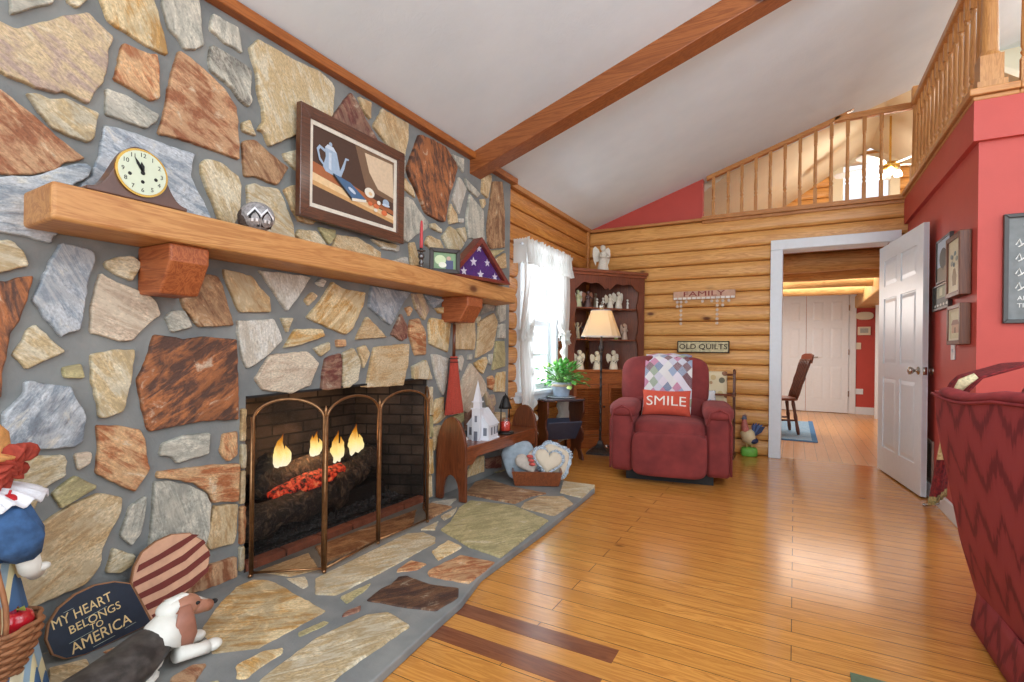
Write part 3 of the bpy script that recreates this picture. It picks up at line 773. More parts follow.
HRT=[
(170,540,4.805,[
('ye',40,.6,'400,190 480,195 540,220 610,260 755,335 440,510 300,600 240,615 195,560 190,500 150,420 240,300 320,225'),
('cr',0,.1,'550,180 650,170 670,215 640,230'),
('gn',0,.3,'610,440 740,380 770,390 720,420 620,460'),
('ye',0,.4,'310,600 440,530 550,510 540,540 400,630 370,660 320,660'),
('ru',0,.3,'0,660 100,600 180,590 120,680 100,720 0,720'),
('gn',0,.3,'170,680 240,665 230,710 160,710'),
]),
(290,480,4.805,[
('cr',60,.35,'120,470 400,330 560,250 640,245 700,270 700,300 640,330 480,420 220,550 120,545'),
('gn',60,.2,'240,560 390,490 370,520 270,590'),
('dr',60,.2,'250,640 280,620 340,600 340,625 250,655'),
('dk',62,.25,'520,460 560,455 680,500 810,515 810,560 700,625 560,610 365,575 440,515 480,500'),
('or',50,.35,'660,440 690,420 820,355 990,390 860,495 670,460'),
('or',50,.1,'510,440 520,420 580,380 660,400 610,430'),
('ye',50,.15,'680,340 760,290 830,320 710,385'),
]),
(420,440,5.368,[
('gn',62,.2,'270,320 400,335 510,350 690,430 430,630 260,570 110,480 160,440 210,360'),
('br',20,.2,'250,215 360,205 500,250 680,285 600,300 510,340 400,320 240,290'),
('tn',30,.5,'640,300 770,300 825,340 720,405 540,360 560,335'),
('cr',30,.15,'770,220 940,245 870,310 750,280'),
('cr',30,.15,'110,410 200,360 180,400 130,430'),
('cr',30,.15,'30,465 100,430 80,480 0,480'),
('gy',30,.2,'60,330 200,310 160,350 60,400'),
]),
(260,440,2.695,[('cr',58,.35,'150,530 290,468 345,462 405,500 230,620 120,720 -60,740 0,640')]),
(0,569,6.024,[
('tn',10,.4,'290,600 520,540 590,640 560,720 290,720'),
('or',20,.2,'610,490 880,390 920,370 700,530'),
]),
]
m_st=NT('fieldstone'); tt=m_st
uvn=tt.n('ShaderNodeUVMap'); uvn.uv_map='UVMap'
ca=tt.n('ShaderNodeAttribute',attribute_name='colA'); cb=tt.n('ShaderNodeAttribute',attribute_name='colB')
mp=tt.n('ShaderNodeMapping'); tt.l(uvn.outputs[0],mp.inputs[0]); mp.inputs['Scale'].default_value=(4.5,24,1)
s1=tt.noise(mp.outputs[0],1.0,7,.66,1.2)
mp2=tt.n('ShaderNodeMapping'); tt.l(uvn.outputs[0],mp2.inputs[0]); mp2.inputs['Scale'].default_value=(7,10,1)
s2=tt.noise(mp2.outputs[0],1.2,6,.62,.8)
mp3=tt.n('ShaderNodeMapping'); tt.l(uvn.outputs[0],mp3.inputs[0]); mp3.inputs['Scale'].default_value=(45,80,1)
s3=tt.noise(mp3.outputs[0],1.6,6,.7)
f=tt.math('ADD',tt.math('MULTIPLY',s1,.55),tt.math('MULTIPLY',s2,.45))
f=tt.ramp(f,[(.44,K0),(.54,W1)])
col=tt.mix(f,ca.outputs['Color'],cb.outputs['Color'])
sp=tt.math('MULTIPLY',tt.ramp(s3,[(.40,K0),(.58,W1)]),ca.outputs['Alpha'])
patch=tt.ramp(tt.noise(mp2.outputs[0],.7,5,.65,1.2),[(.45,K0),(.55,W1)])
col=tt.mix(tt.math('MULTIPLY',tt.math('MULTIPLY',patch,sp),1.3,clamp=True),col,tt.mix(.72,col,lin((52,38,32))))
fl_=tt.ramp(s3,[(.30,g(.50)),(.5,g(.92)),(.68,g(1.30))])
veins=tt.ramp(s1,[(.30,W1),(.38,K0)]); col=tt.mix(tt.math('MULTIPLY',veins,.55),col,tt.mix(.6,col,lin((120,74,44))))
light=tt.ramp(s2,[(.60,K0),(.68,W1)]); col=tt.mix(tt.math('MULTIPLY',light,.5),col,lin((226,216,192)))
col=tt.mix(1.0,col,fl_,'MULTIPLY')
hh=tt.math('ADD',tt.math('MULTIPLY',s1,1.0),tt.math('MULTIPLY',s3,.35))
tt.bump(hh,.55,.012)
m_st=tt.base(col,.62)
m_mor=NT('grey_mortar'); v=m_mor.coord(); m_mor.bump(m_mor.noise(v,90,4),.4,.004)
m_mor=m_mor.base(m_mor.ramp(m_mor.noise(v,5,4),[(.3,lin((114,117,117))),(.7,lin((142,142,138)))]),.9)
def chaikin(p,q=.22):
    r=[]
    n=len(p)
    for i in range(n):
        a,b=p[i],p[(i+1)%n]; d=(b-a).length; k=min(q,.006/d) if d>0 else q
        r.append(a.lerp(b,k)); r.append(a.lerp(b,1-k))
    return r
def stone_poly(st,P2,axes,pal,ang,spk,depth,rnd):
    # P2: outline in wall plane coordinates (2D vectors); axes: function (a,b,d)->3D
    P=[Vector((p[0],p[1])) for p in P2]
    area=sum(P[i].x*P[(i+1)%len(P)].y-P[(i+1)%len(P)].x*P[i].y for i in range(len(P)))/2
    if area<0: P=P[::-1]
    P=chaikin(P)
    Q=[]
    for i in range(len(P)):
        a,b=P[i],P[(i+1)%len(P)]; d=(b-a).length; k=max(1,int(d/.018))
        nrm=Vector((b.y-a.y,a.x-b.x)).normalized() if d>1e-6 else Vector((0,0))
        for j in range(k):
            q=a.lerp(b,j/k); w=noise.noise(Vector((q.x*28,q.y*28,3.1)))*.0045+noise.noise(Vector((q.x*90,q.y*90,1.7)))*.002
            Q.append(q+nrm*w)
    Q2=[Q[0]]
    for q in Q[1:]:
        if (q-Q2[-1]).length>.0055: Q2.append(q)
    if (Q2[-1]-Q2[0]).length<.0055: Q2.pop()
    Q=Q2; n=len(Q)
    def off(dist):
        R=[]
        for i in range(n):
            a,b,c=Q[i-1],Q[i],Q[(i+1)%n]; t=(c-a)
            if t.length<1e-7: R.append(b.copy()); continue
            nn=Vector((-t.y,t.x)).normalized(); R.append(b+nn*dist)
        return R
    o=len(st['v'])
    tx,ty=rnd.uniform(-.02,.02),rnd.uniform(-.02,.02); cen=sum(Q,Vector((0,0)))/n
    bd=rnd.uniform(-.003,.004)
    rings=[(Q,-.035),(off(.0005),depth-.006+bd),(off(.003),depth-.001+bd),(off(.006),depth+bd)]
    ca,cb_=lin(PAL[pal][0]),lin(PAL[pal][1])
    j=lambda c:[min(1,x*jj) for x,jj in zip(c[:3],jit)]
    jit=[rnd.uniform(.93,1.07)]*3; A=j(ca)+[spk]
    jit=[rnd.uniform(.93,1.07)]*3; B=j(cb_)+[1]
    an=math.radians(ang); ox,oy=rnd.uniform(0,50),rnd.uniform(0,50)
    for ring,dd in rings:
        for q in ring:
            d2=dd+((q.x-cen.x)*tx+(q.y-cen.y)*ty if dd>0 else 0)
            st['v'].append(axes(q.x,q.y,d2)); 
            st['uv'].append((ox+q.x*math.cos(an)+q.y*math.sin(an),oy-q.x*math.sin(an)+q.y*math.cos(an)))
            st['a'].append(A); st['b'].append(B)
    for r in range(3):
        for i in range(n):
            i2=(i+1)%n; st['f'].append((o+r*n+i,o+r*n+i2,o+(r+1)*n+i2,o+(r+1)*n+i))
    st['f'].append(tuple(o+3*n+i for i in range(n)))
def build_stones(name,st,parent):
    me=bpy.data.meshes.new(name); me.from_pydata(st['v'],[],st['f']); me.materials.append(m_st)
    uvl=me.uv_layers.new(name='UVMap')
    for lp in me.loops: uvl.data[lp.index].uv=st['uv'][lp.vertex_index]
    for nm,k in (('colA','a'),('colB','b')):
        at=me.color_attributes.new(nm,'FLOAT_COLOR','POINT'); fl=[x for c in st[k] for x in c]; at.data.foreach_set('color',fl)
    bm=bmesh.new(); bm.from_mesh(me); bmesh.ops.recalc_face_normals(bm,faces=bm.faces[:]); bm.to_mesh(me); bm.free()
    o=bpy.data.objects.new(name,me); C.objects.link(o); o.parent=parent; return o
def newst(): return dict(v=[],f=[],uv=[],a=[],b=[])
fp=thing('stone_fireplace','tall fieldstone fireplace wall with open firebox and low flagstone hearth','fireplace')
rnd=random.Random(3); st=newst()
OY0,OY1,OZ,OZR=1.425,2.73,.832,.872      # firebox opening
def wall_ax(a,b,d): return (XS-.02+d,a,b)
cells=[]
for ox,oy,sc,L in STN:
    for pal,ang,spk,s in L:
        pts=[]
        for q in s.split():
            x,y=map(float,q.split(',')); p=onx(ox+x/sc,oy+y/sc,XS); pts.append((p.y,max(.03,min(2.515,p.z))))
        pts=[(min(y,3.842),z) for y,z in pts]
        # remove duplicates after clamping
        pp=[pts[0]]
        for q in pts[1:]:
            if abs(q[0]-pp[-1][0])+abs(q[1]-pp[-1][1])>.004: pp.append(q)
        if len(pp)<3: continue
        stone_poly(st,pp,wall_ax,pal,ang,spk,.020,rnd)
        cells.append(pp)
def inpoly(x,y,P):
    c=False; n=len(P)
    for i in range(n):
        x1,y1=P[i]; x2,y2=P[i-1]
        if (y1>y)!=(y2>y) and x<(x2-x1)*(y-y1)/(y2-y1)+x1: c=not c
    return c
# the part of the stone wall that runs on past the left and top of the view
sz=.27; k=0
for i in range(-12,16):
    for j in range(0,11):
        cy=i*sz-.3+(j%2)*sz*.5; cz=.12+j*sz*.87
        if not(-3.0<cy<1.9): continue
        ok=True
        for a in range(8):
            qy,qz=cy+sz*.5*math.cos(a*PI/4),cz+sz*.5*math.sin(a*PI/4)
            d=-sth*XS+cth*qy
            if d>.05:
                px,py=proj(XS,qy,qz)
                if px>-6 and py>-6: ok=False
            if any(inpoly(qy,qz,P) for P in cells): ok=False
        if not ok or cz>2.45: continue
        m=rnd.randint(5,6); ph=rnd.uniform(0,6); pts=[]
        for a in range(m):
            t=ph+2*PI*a/m+rnd.uniform(-.25,.25); r=sz*rnd.uniform(.38,.5); pts.append((cy+r*math.cos(t),min(2.5,cz+r*math.sin(t))))
        stone_poly(st,pts,wall_ax,rnd.choice(['cr','tn','gy','bl','ru','pk','ye','br','gn']),rnd.uniform(-70,70),rnd.uniform(.1,.4),.02,rnd)
# ragged stone slips edging the firebox opening
for (z0,z1,pal) in ((.05,.16,'cr'),(.17,.34,'or'),(.35,.50,'tn'),(.51,.62,'cr'),(.63,.78,'tn')):
    stone_poly(st,[(OY0-.028,z0),(OY0-.004,z0),(OY0-.004,z1),(OY0-.028,z1)],wall_ax,pal,90,.2,.02,rnd)
for (z0,z1,pal) in ((.05,.2,'tn'),(.21,.45,'ye'),(.46,.6,'gn'),(.61,.8,'cr')):
    stone_poly(st,[(OY1+.004,z0),(OY1+.05,z0),(OY1+.04,z1),(OY1+.004,z1)],wall_ax,pal,90,.2,.02,rnd)
build_stones('wall_stones',st,fp)
b=MB(); xb=-2.75; xf=XS-.02
b.box(xb,xf,-3.2,OY0,0,2.5); b.box(xb,xf,OY1,3.838,0,2.5); b.prism([(xb,OY0,OZ),(xb,OY1,OZR),(xb,OY1,2.5),(xb,OY0,2.5)],(xf-xb,0,0)); b.box(xb,-2.665,OY0,OY1,0,OZ)
obj('mortar',b,m_mor,fp)
# hearth
HF=[onz(x,y,HZ) for x,y in ((595,488),(594,492),(545,528),(482,573),(462,599),(440,618),(376,676))]
HP=[(HF[0].x,HF[0].y)]+[(p.x,p.y) for p in HF[2:]]+[(-1.10,.6),(-1.08,.0),(-1.08,-2.5),(XS-.02,-2.5),(XS-.02,3.80),(-1.84,3.815),(-1.57,3.72)]
b=MB(); b.prism([(x,y,0) for x,y in HP],(0,0,HZ-.006)); obj('hearth_slab',b,m_mor,fp,bevel=.006)
st=newst()
def flr_ax(a,b,d): return (a,b,HZ-.008+d)
for ox,oy,sc,L in HRT:
    for pal,ang,spk,s in L:
        pts=[]
        for q in s.split():
            x,y=map(float,q.split(',')); p=onz(ox+x/sc,oy+y/sc,HZ); pts.append((max(XS-.0,p.x),p.y))
        stone_poly(st,pts,flr_ax,pal,ang,spk,.008,rnd)
hc=[]
for pts,pal in (([(-2.12,1.46),(-1.95,1.5),(-1.9,1.62),(-2.1,1.72)],'tn'),([(-2.13,1.78),(-1.93,1.68),(-1.92,2.3),(-2.1,2.55)],'br'),([(-1.9,2.42),(-1.93,2.7),(-2.1,2.7),(-2.1,2.6)],'br')):
    stone_poly(st,pts,flr_ax,pal,80,.2,.008,rnd)
for i in range(7):
    for j in range(3):
        cx,cy=-1.98+j*.36+rnd.uniform(-.02,.02),.42-i*.4+(j%2)*.15; m=6; ph=rnd.uniform(0,6)
        if cy>.35 and cx>-1.7: continue
        stone_poly(st,[(cx+.155*math.cos(ph+2*PI*a/m)*rnd.uniform(.85,1.1),cy+.19*math.sin(ph+2*PI*a/m)*rnd.uniform(.85,1.1)) for a in range(m)],flr_ax,rnd.choice(['cr','tn','ye','gn','br']),60,.2,.008,rnd)
build_stones('hearth_stones',st,fp)
# firebox
m_soot=NT('sooty_brick'); v=m_soot.coord()
sp_=m_soot.sep(v); cmb=m_soot.n('ShaderNodeCombineXYZ'); m_soot.l(m_soot.math('ADD',sp_[0],sp_[1]),cmb.inputs[0]); m_soot.l(sp_[2],cmb.inputs[1])
br=m_soot.n('ShaderNodeTexBrick'); m_soot.l(cmb.outputs[0],br.inputs['Vector']); br.inputs['Scale'].default_value=1; br.inputs['Brick Width'].default_value=.21; br.inputs['Row Height'].default_value=.068; br.inputs['Mortar Size'].default_value=.006
br.inputs['Color1'].default_value=lin((92,78,68)); br.inputs['Color2'].default_value=lin((64,54,48)); br.inputs['Mortar'].default_value=lin((36,32,30))
so=m_soot.ramp(m_soot.noise(v,4,5,.6),[(.38,g(.25)),(.65,g(1.1))])
m_soot.bump(br.outputs['Fac'],.5,-.01)
m_soot=m_soot.base(m_soot.mix(1.0,br.outputs['Color'],so,'MULTIPLY'),.85)
FZ=.045
B=[(-2.18,OY0),(-2.62,OY0+.22),(-2.62,OY1-.22),(-2.18,OY1)]
b=MB()
for (p,q,nn) in ((B[0],B[1],(0,-.04)),(B[1],B[2],(-.05,0)),(B[3],B[2],(0,.04))):
    b.prism([(p[0],p[1],0),(q[0],q[1],0),(q[0],q[1],OZR),(p[0],p[1],OZR)],(nn[0],nn[1],0))
obj('firebox_lining',b,m_soot,fp)
m_brick=plain('red_firebrick',(148,88,66),.85,var=.25,scale=18)
b=MB(); b.prism([(-2.17,OY0,0),(-2.66,OY0+.0,0),(-2.66,OY1,0),(-2.17,OY1,0)],(0,0,FZ)); obj('firebox_floor',b,plain('ashy_floor',(70,58,50),.9,var=.3,scale=12),fp)
b=MB()
for i in range(6):
    y=OY0+.01+i*.215; b.box(-2.225,-2.165,y,y+.205,.02,FZ+.022)
obj('brick_edging',b,m_brick,fp,bevel=.004)
# loose smoke stains on the lintel are left to the stones; lintel iron
b=MB(); b.prism([(-2.19,OY0,OZ-.010),(-2.19,OY1,OZR-.010),(-2.19,OY1,OZR),(-2.19,OY0,OZ)],(.035,0,0)); obj('lintel_bar',b,m_blackp,fp)
# mantel
t=thing('mantel_shelf','long thick pine mantel timber across the stone wall','mantel')
b=MB(); b.prism([(XS-.02,.655,1.425),(-1.918,.645,1.425),(-1.918,3.50,1.425),(XS-.02,3.62,1.425)],(0,0,.115))
obj('mantel_beam',b,m_mantel,t,bevel=.012,seg=3)
def corbel(y0,y1,zb):
    b=MB(); xf=-1.945; b.prism([(XS-.02,y0,1.425),(xf,y0,1.425),(xf,y0,1.36),(xf-.07,y0,zb),(XS-.02,y0,zb)],(0,y1-y0,0)); return obj('corbel',b,m_corbel,t,bevel=.008,seg=2)
corbel(.985,1.125,1.245); corbel(2.87,3.06,1.25)
# gas logs, embers, flames
m_char=NT('charred_log'); v=m_char.coord(); nn=m_char.noise(v,22,6,.65,1.5)
m_char.bump(nn,.9,.02); m_char=m_char.base(m_char.ramp(nn,[(.35,lin((18,15,14))),(.52,lin((52,42,36))),(.68,lin((112,92,76)))]),.8)
m_ember=NT('glowing_embers'); v=m_ember.coord(); nn=m_ember.noise(v,38,5,.7)
m_ember.base(m_ember.ramp(nn,[(.4,lin((30,22,20))),(.6,lin((120,60,50)))]),.9)
e=m_ember.ramp(nn,[(.44,K0),(.56,lin((255,60,20))),(.68,lin((255,170,110)))]); m_ember.l(e,m_ember.b.inputs['Emission Color']); m_ember.b.inputs['Emission Strength'].default_value=.75; m_ember=m_ember.m
def firelog(p0,p1,r,label,seed):
    rr=random.Random(seed); p0,p1=Vector(p0),Vector(p1); pts=[];rs=[]
    for k in range(15):
        t_=k/14; pts.append(p0.lerp(p1,t_)+Vector((rr.uniform(-1,1),0,rr.uniform(-1,1)))*r*.16); rs.append(r*(rr.uniform(.84,1.1)) if 0<k<14 else r*.8)
    b=MB(); b.tube(pts,rs,16)
    b.v=[tuple(Vector(q)+Vector((noise.noise(Vector(q)*22),noise.noise(Vector(q)*22+Vector((5,5,5))),noise.noise(Vector(q)*22+Vector((9,1,3)))))*r*.28) for q in b.v]
    return tag(obj('fire_log',b,m_char,smooth=True),label,'log','gas logs in the firebox')
firelog((-2.27,1.46,.20),(-2.33,2.14,.23),.082,'charred front log lying low and wide in the firebox',1)
firelog((-2.30,2.02,.25),(-2.40,2.46,.35),.082,'charred log end at the right of the firebox, rising to the back',2)
firelog((-2.43,1.60,.33),(-2.46,2.40,.40),.072,'charred rear log along the back of the fire',3)
firelog((-2.27,1.55,.36),(-2.46,1.75,.46),.045,'short charred log crossing at the left below the left flame',4)
b=MB(); b.sup((-2.34,1.93,.315),(.06,.27,.045),.8,.8,28,12,M=Euler((.10,0,0)).to_matrix()); b.v=[tuple(Vector(q)+Vector((0,0,noise.noise(Vector(q)*35)*.02))) for q in b.v]
tag(obj('ember_bed',b,m_ember,smooth=True),'glowing red embers between the gas logs','embers',kind='stuff')
b=MB(); rr=random.Random(5)
for i in range(1500):
    y=rr.uniform(OY0+.06,OY1-.1); x=rr.uniform(-2.5,-2.235); s=rr.uniform(.006,.012); z=FZ+.012+max(0,(-2.25-x))*.45*rr.uniform(.6,1)
    if x<-2.25-(1)*(.0) and (y<OY0+.06+(-2.2-x)*.5 or y>OY1-.06-(-2.2-x)*.5): continue
    M=Mt((x,y,z),rr.uniform(0,3),rr.uniform(0,3),rr.uniform(0,3)); b.box(-s,s,-s*.7,s*.8,-s*.6,s*.7,M=M)
tag(obj('lava_gravel',b,plain('black_lava_gravel',(58,56,58),.7,var=.5,scale=60)),'black lava gravel heaped on the firebox floor','gravel',kind='stuff')
b=MB(); b.prism([(-2.25,OY0+.05,FZ),(-2.55,OY0+.2,FZ),(-2.55,OY1-.2,FZ),(-2.25,OY1-.08,FZ)],(0,0,.03)); b.prism([(-2.36,OY0+.12,FZ),(-2.58,OY0+.22,FZ),(-2.58,OY1-.22,FZ),(-2.36,OY1-.2,FZ)],(0,0,.15)); tag(obj('burner_pan',b,m_blackp),'black burner pan under the gas logs','burner')
m_flame=NT('flame'); v=m_flame.coord('Generated'); zz=m_flame.sep(v)[2]
m_flame.base(K0,1); nn=m_flame.noise(m_flame.coord(scale=(1,1,.5)),30,3)
e=m_flame.ramp(m_flame.math('ADD',zz,m_flame.math('MULTIPLY',m_flame.math('SUBTRACT',nn,.5),.35)),[(.0,lin((255,250,225))),(.42,lin((255,236,150))),(.75,lin((235,160,40))),(1,lin((190,90,20)))])
m_flame.l(e,m_flame.b.inputs['Emission Color']); m_flame.b.inputs['Emission Strength'].default_value=1.6
tr=m_flame.n('ShaderNodeBsdfTransparent'); mx=m_flame.n('ShaderNodeMixShader'); al=m_flame.ramp(zz,[(.45,g(.95)),(1,g(.15))])
m_flame.l(al,mx.inputs[0]); m_flame.l(tr.outputs[0],mx.inputs[1]); m_flame.l(m_flame.b.outputs[0],mx.inputs[2]); m_flame.l(mx.outputs[0],m_flame.t.nodes['Material Output'].inputs[0]); m_flame=m_flame.m
def flame(px,pyb,hh,w,X,label,seed):
    p=onx(px,pyb,X); rr=random.Random(seed); b=MB()
    for k in range(3):
        o=(k-1)*w*.45; h=hh*(1 if k==1 else rr.uniform(.6,.85)); pts=[];rs=[]
        for i in range(9):
            t_=i/8; pts.append((p.x+rr.uniform(-.005,.005),p.y+o*(1-t_*.4)+.012*math.sin(t_*5+k*2),p.z+h*t_)); rs.append(max(.001,w*.42*(math.sin(PI*min(1,(t_*.82+.2))))**1.2))
        b.tube(pts,rs,10,sy=.6)
    tag(obj('flame',b,m_flame,smooth=True),label,'flame','flames of the fireplace')
flame(281,466,.17,.075,-2.36,'leftmost yellow flame, standing alone left of the screen post',1)
flame(316,455,.14,.06,-2.42,'middle yellow flame just left of the first screen post',2)
flame(337,462,.19,.07,-2.38,'bright flame just right of the first screen post',3)
flame(355,454,.19,.09,-2.40,'tallest right flame in the middle screen panel',4)
# fire screen
t=thing('fireplace_screen','folding bronze fireplace screen with arched tops and black mesh','fire screen')
FT=[onz(250,577,HZ),onz(324,572.5,HZ),onz(378,543.5,HZ),onz(427.5,522,HZ)]
FT=[Vector((p.x,p.y,HZ)) for p in FT]; FT.append(Vector((-2.10,2.62,HZ)))
HS=[.52,.60,.60,.55,.50]
m_mesh=glassm('screen_mesh',(214,208,202),.6,alpha=.008)
for i in range(4):
    a,bb=FT[i],FT[i+1]; d=(bb-a); L=d.length; d.normalize(); a=a+d*.008; bb=bb-d*.008
    h0=.700; rise=.085
    def arc(t_): return h0+rise*(1-(2*t_-1)**2)**.55 if 0<t_<1 else h0
    top=[a+(bb-a)*(1-math.cos(PI*k/24))/2+Vector((0,0,arc((1-math.cos(PI*k/24))/2))) for k in range(25)]
    p=MB(); p.tube([a+Vector((0,0,.01))]+top+[bb+Vector((0,0,.01)),],.0062,8); p.tube([a+Vector((0,0,.018)),bb+Vector((0,0,.018))],.006,8)
    o=obj('panel_frame',p,m_bronze,t,smooth=True)
    q=MB(); pts=[a+Vector((0,0,.018))]+top+[bb+Vector((0,0,.018))]; nrm=d.cross(Vector((0,0,1))); q.add(pts,[tuple(range(len(pts)))]); obj('mesh_sheet',q,m_mesh,o)
for i in (0,1,2,3,4):
    p=MB(); hh=h0+.005
    p.cyl(FT[i]+Vector((0,0,0)),FT[i]+Vector((0,0,hh)),.006,n=10)
    if i in(1,2,3): p.lathe([(.006,hh),(.009,hh+.004),(.005,hh+.014),(.010,hh+.024),(.006,hh+.034),(.002,hh+.05)],(FT[i].x,FT[i].y,HZ),12)
    p.lathe([(.009,0),(.010,.006),(.007,.012)],tuple(FT[i]),12)
    obj('hinge_post',p,m_bronze,t,smooth=True)
# ================================================================== things on the mantel
MZ=1.541
# tambour clock
cl=thing('mantel_clock','dark wooden tambour mantel clock with brass bezel at the left end of the mantel','clock',(-1.985,.885,MZ))
cw=.150; chh=onx(137,150,-1.965).z-MZ
prof=[]
for k in range(33):
    u=-1+2*k/32; z=.012+(chh-.012)*math.exp(-(abs(u)/.66)**3.0*1.5); prof.append((0,u*cw,z))
b=MB(); b.prism([(0,-cw,0)]+prof+[(0,cw,0)],(.055,0,0)); obj('clock_case',b,plain('brown_clock_wood',(96,68,58),.3,coat=.4,var=.15),cl,bevel=.004)
dcz=chh*.52; R_=.076
def ringx(b,r0,r1,x0,x1,cz,n=40,m=0):
    M=Matrix.Translation((0,0,cz))@Matrix.Rotation(PI/2,4,'Y')
    b.lathe([(r0,x0),(r1,x0),(r1,x1),(r0+.004,x1)],n=n,m=m,M=M)
b=MB(); ringx(b,.01,R_+.003,.055,.063,dcz); obj('bezel',b,m_brass,cl,smooth=False)
b=MB(); ringx(b,.001,R_-.004,.060,.0645,dcz); o=obj('clock_face',b,plain('ivory_dial',(208,216,190),.3,var=.02,coat=.6),cl)
b=MB()
for k in range(12):
    a=PI/2-2*PI*(k+1)/12; M=Matrix.Translation((.0648,math.cos(a)*.058,dcz+math.sin(a)*.058))@Matrix(((0,0,1),(1,0,0),(0,1,0))).to_4x4(); b.text(str(k+1),.020,M,.0003)
for (yy,zz) in ((-.038,-.012),(.040,-.012),(0,-.030)): 
    M=Matrix.Translation((.0645,yy,dcz+zz))@Matrix.Rotation(PI/2,4,'Y'); b.lathe([(.001,0),(.006,0),(.004,.0012)],M=M,n=12)
obj('numerals',b,m_blackp,o)
b=MB()
for ang,L,wd in ((98,.036,.004),(118,.055,.0025)):
    a=math.radians(ang); dy,dz=math.cos(a),math.sin(a)
    b.prism([(.066,-dz*wd,dcz+dy*wd),(.066,dy*L*.6-dz*wd*1.8,dcz+dz*L*.6+dy*wd*1.8),(.066,dy*L,dcz+dz*L),(.066,dy*L*.6+dz*wd*1.8,dcz+dz*L*.6-dy*wd*1.8),(.066,dz*wd,dcz-dy*wd)],(.001,0,0))
M=Matrix.Translation((.0655,0,dcz))@Matrix.Rotation(PI/2,4,'Y'); b.lathe([(.001,0),(.007,0),(.005,.002)],M=M,n=14)
obj('clock_hand',b,m_blackp,o)
# painted round ornament
g_=thing('painted_ornament','round grey ornament painted with little black and white houses on the mantel','ornament',(-1.985,1.345,MZ),-.45)
b=MB(); b.sup((0,0,.062),(.06,.068,.062),1,1,28,18); obj('ball',b,plain('speckled_grey_ceramic',(150,146,146),.5,var=.5,scale=70),g_,smooth=True)
for yy,cc in ((-.018,(28,28,34)),(.030,(34,20,20))):
    b=MB(); w_=.021
    def on(y,z):   # wraps onto the ball
        r2=1-(y/.068)**2-((z-.062)/.062)**2; return (.06*math.sqrt(max(.02,r2))+.002,y,z)
    b.prism([on(yy-w_,.014),on(yy+w_,.014),on(yy+w_,.052),on(yy,.078),on(yy-w_,.052)],(.003,0,0)); b.m=[0]*len(b.f)
    b2=len(b.f); b.prism([on(yy-w_-.006,.048),on(yy,.080),on(yy+w_+.006,.048),on(yy+w_+.006,.058),on(yy,.091),on(yy-w_-.006,.058)],(.006,0,0),1)
    for q in (-.008,.008): b.prism([on(yy+q-.004,.03),on(yy+q+.004,.03),on(yy+q+.004,.042),on(yy+q-.004,.042)],(.006,0,0),1)
    obj('painted_house',b,[plain('ink_%d'%cc[0],cc,.5),plain('snow_white',(236,236,240),.6)],g_)
b=MB(); b.sup((-.0,-.045,.05),(.035,.03,.045),1,1,14,10); b.v=[tuple(Vector(q)+Vector((1,1,1))*noise.noise(Vector(q)*120)*.01) for q in b.v]; obj('twig_cluster',b,plain('dark_twigs',(74,60,52),.8,var=.6,scale=200),g_)
# candlestick and candle
cpos=(-1.985,2.42,MZ)
b=MB(); b.lathe([(.026,0),(.028,.004),(.014,.012),(.007,.02),(.013,.03),(.016,.042),(.008,.052),(.012,.060),(.020,.075),(.017,.090),(.008,.098),(.010,.105),(.026,.110),(.027,.114),(.010,.116),(.011,.128)],(0,0,0),22)
tag(obj('candlestick',b,plain('pewter',(112,108,108),.25,.9,var=.2),smooth=True,loc=cpos),'pewter candlestick on the mantel, holding a tall red candle','candlestick')
b=MB(); b.lathe([(.0095,.120),(.010,.15),(.0085,.27),(.006,.292),(.001,.296)],(0,0,0),14); o=tag(obj('taper_candle',b,plain('red_wax',(196,62,66),.4,var=.05),smooth=True,loc=cpos),'tall red taper candle standing in the pewter candlestick','candle')
b=MB(); b.cyl((0,0,.294),(0,0,.303),.001,n=6); obj('wick',b,m_blackp,o)
# small dark photo frame
def framed(name,label,cat,M,w,h,fw,dep,mt,pic,mat_w=0,glass=False,matm=None,group=None,lift=0):
    t=thing(name,label,cat,M.to_translation(),0); R3=Matrix.Translation(-M.to_translation())@M
    b=MB()
    for s in (0,1):
        b.prism([R3@Vector(p) for p in [(-w/2,-h/2 if s==0 else h/2,0),(w/2,-h/2 if s==0 else h/2,0),(w/2-fw,(-h/2+fw) if s==0 else h/2-fw,0),(-w/2+fw,(-h/2+fw) if s==0 else h/2-fw,0)]],(R3.to_3x3()@Vector((0,0,dep))))
        x=-w/2 if s==0 else w/2; xi=x+fw if s==0 else x-fw
        b.prism([R3@Vector(p) for p in [(x,-h/2,0),(x,h/2,0),(xi,h/2-fw,0),(xi,-h/2+fw,0)]],(R3.to_3x3()@Vector((0,0,dep))))
    obj('frame',b,mt,t,bevel=.003)
    R3=R3@Matrix.Translation((0,0,lift))
    b=MB(); b.box(-w/2+fw*.8,w/2-fw*.8,-h/2+fw*.8,h/2-fw*.8,.001,.004,M=R3); obj('backing',b,m_blackp,t)
    if mat_w:
        b=MB()
        W_,H_=w/2-fw,h/2-fw
        for (x0,x1,y0,y1) in ((-W_,W_,-H_,-H_+mat_w),(-W_,W_,H_-mat_w,H_),(-W_,-W_+mat_w,-H_+mat_w,H_-mat_w),(W_-mat_w,W_,-H_+mat_w,H_-mat_w)): b.box(x0,x1,y0,y1,.004,.010,M=R3)
        obj('mount',b,matm or m_cream,t)
    if pic: pic(t,R3,w/2-fw-mat_w,h/2-fw-mat_w)
    if glass:
        b=MB(); b.box(-w/2+fw,w/2-fw,-h/2+fw,h/2-fw,dep*.5,dep*.5+.001,M=R3); obj('glass_pane',b,m_glass,t)
    return t
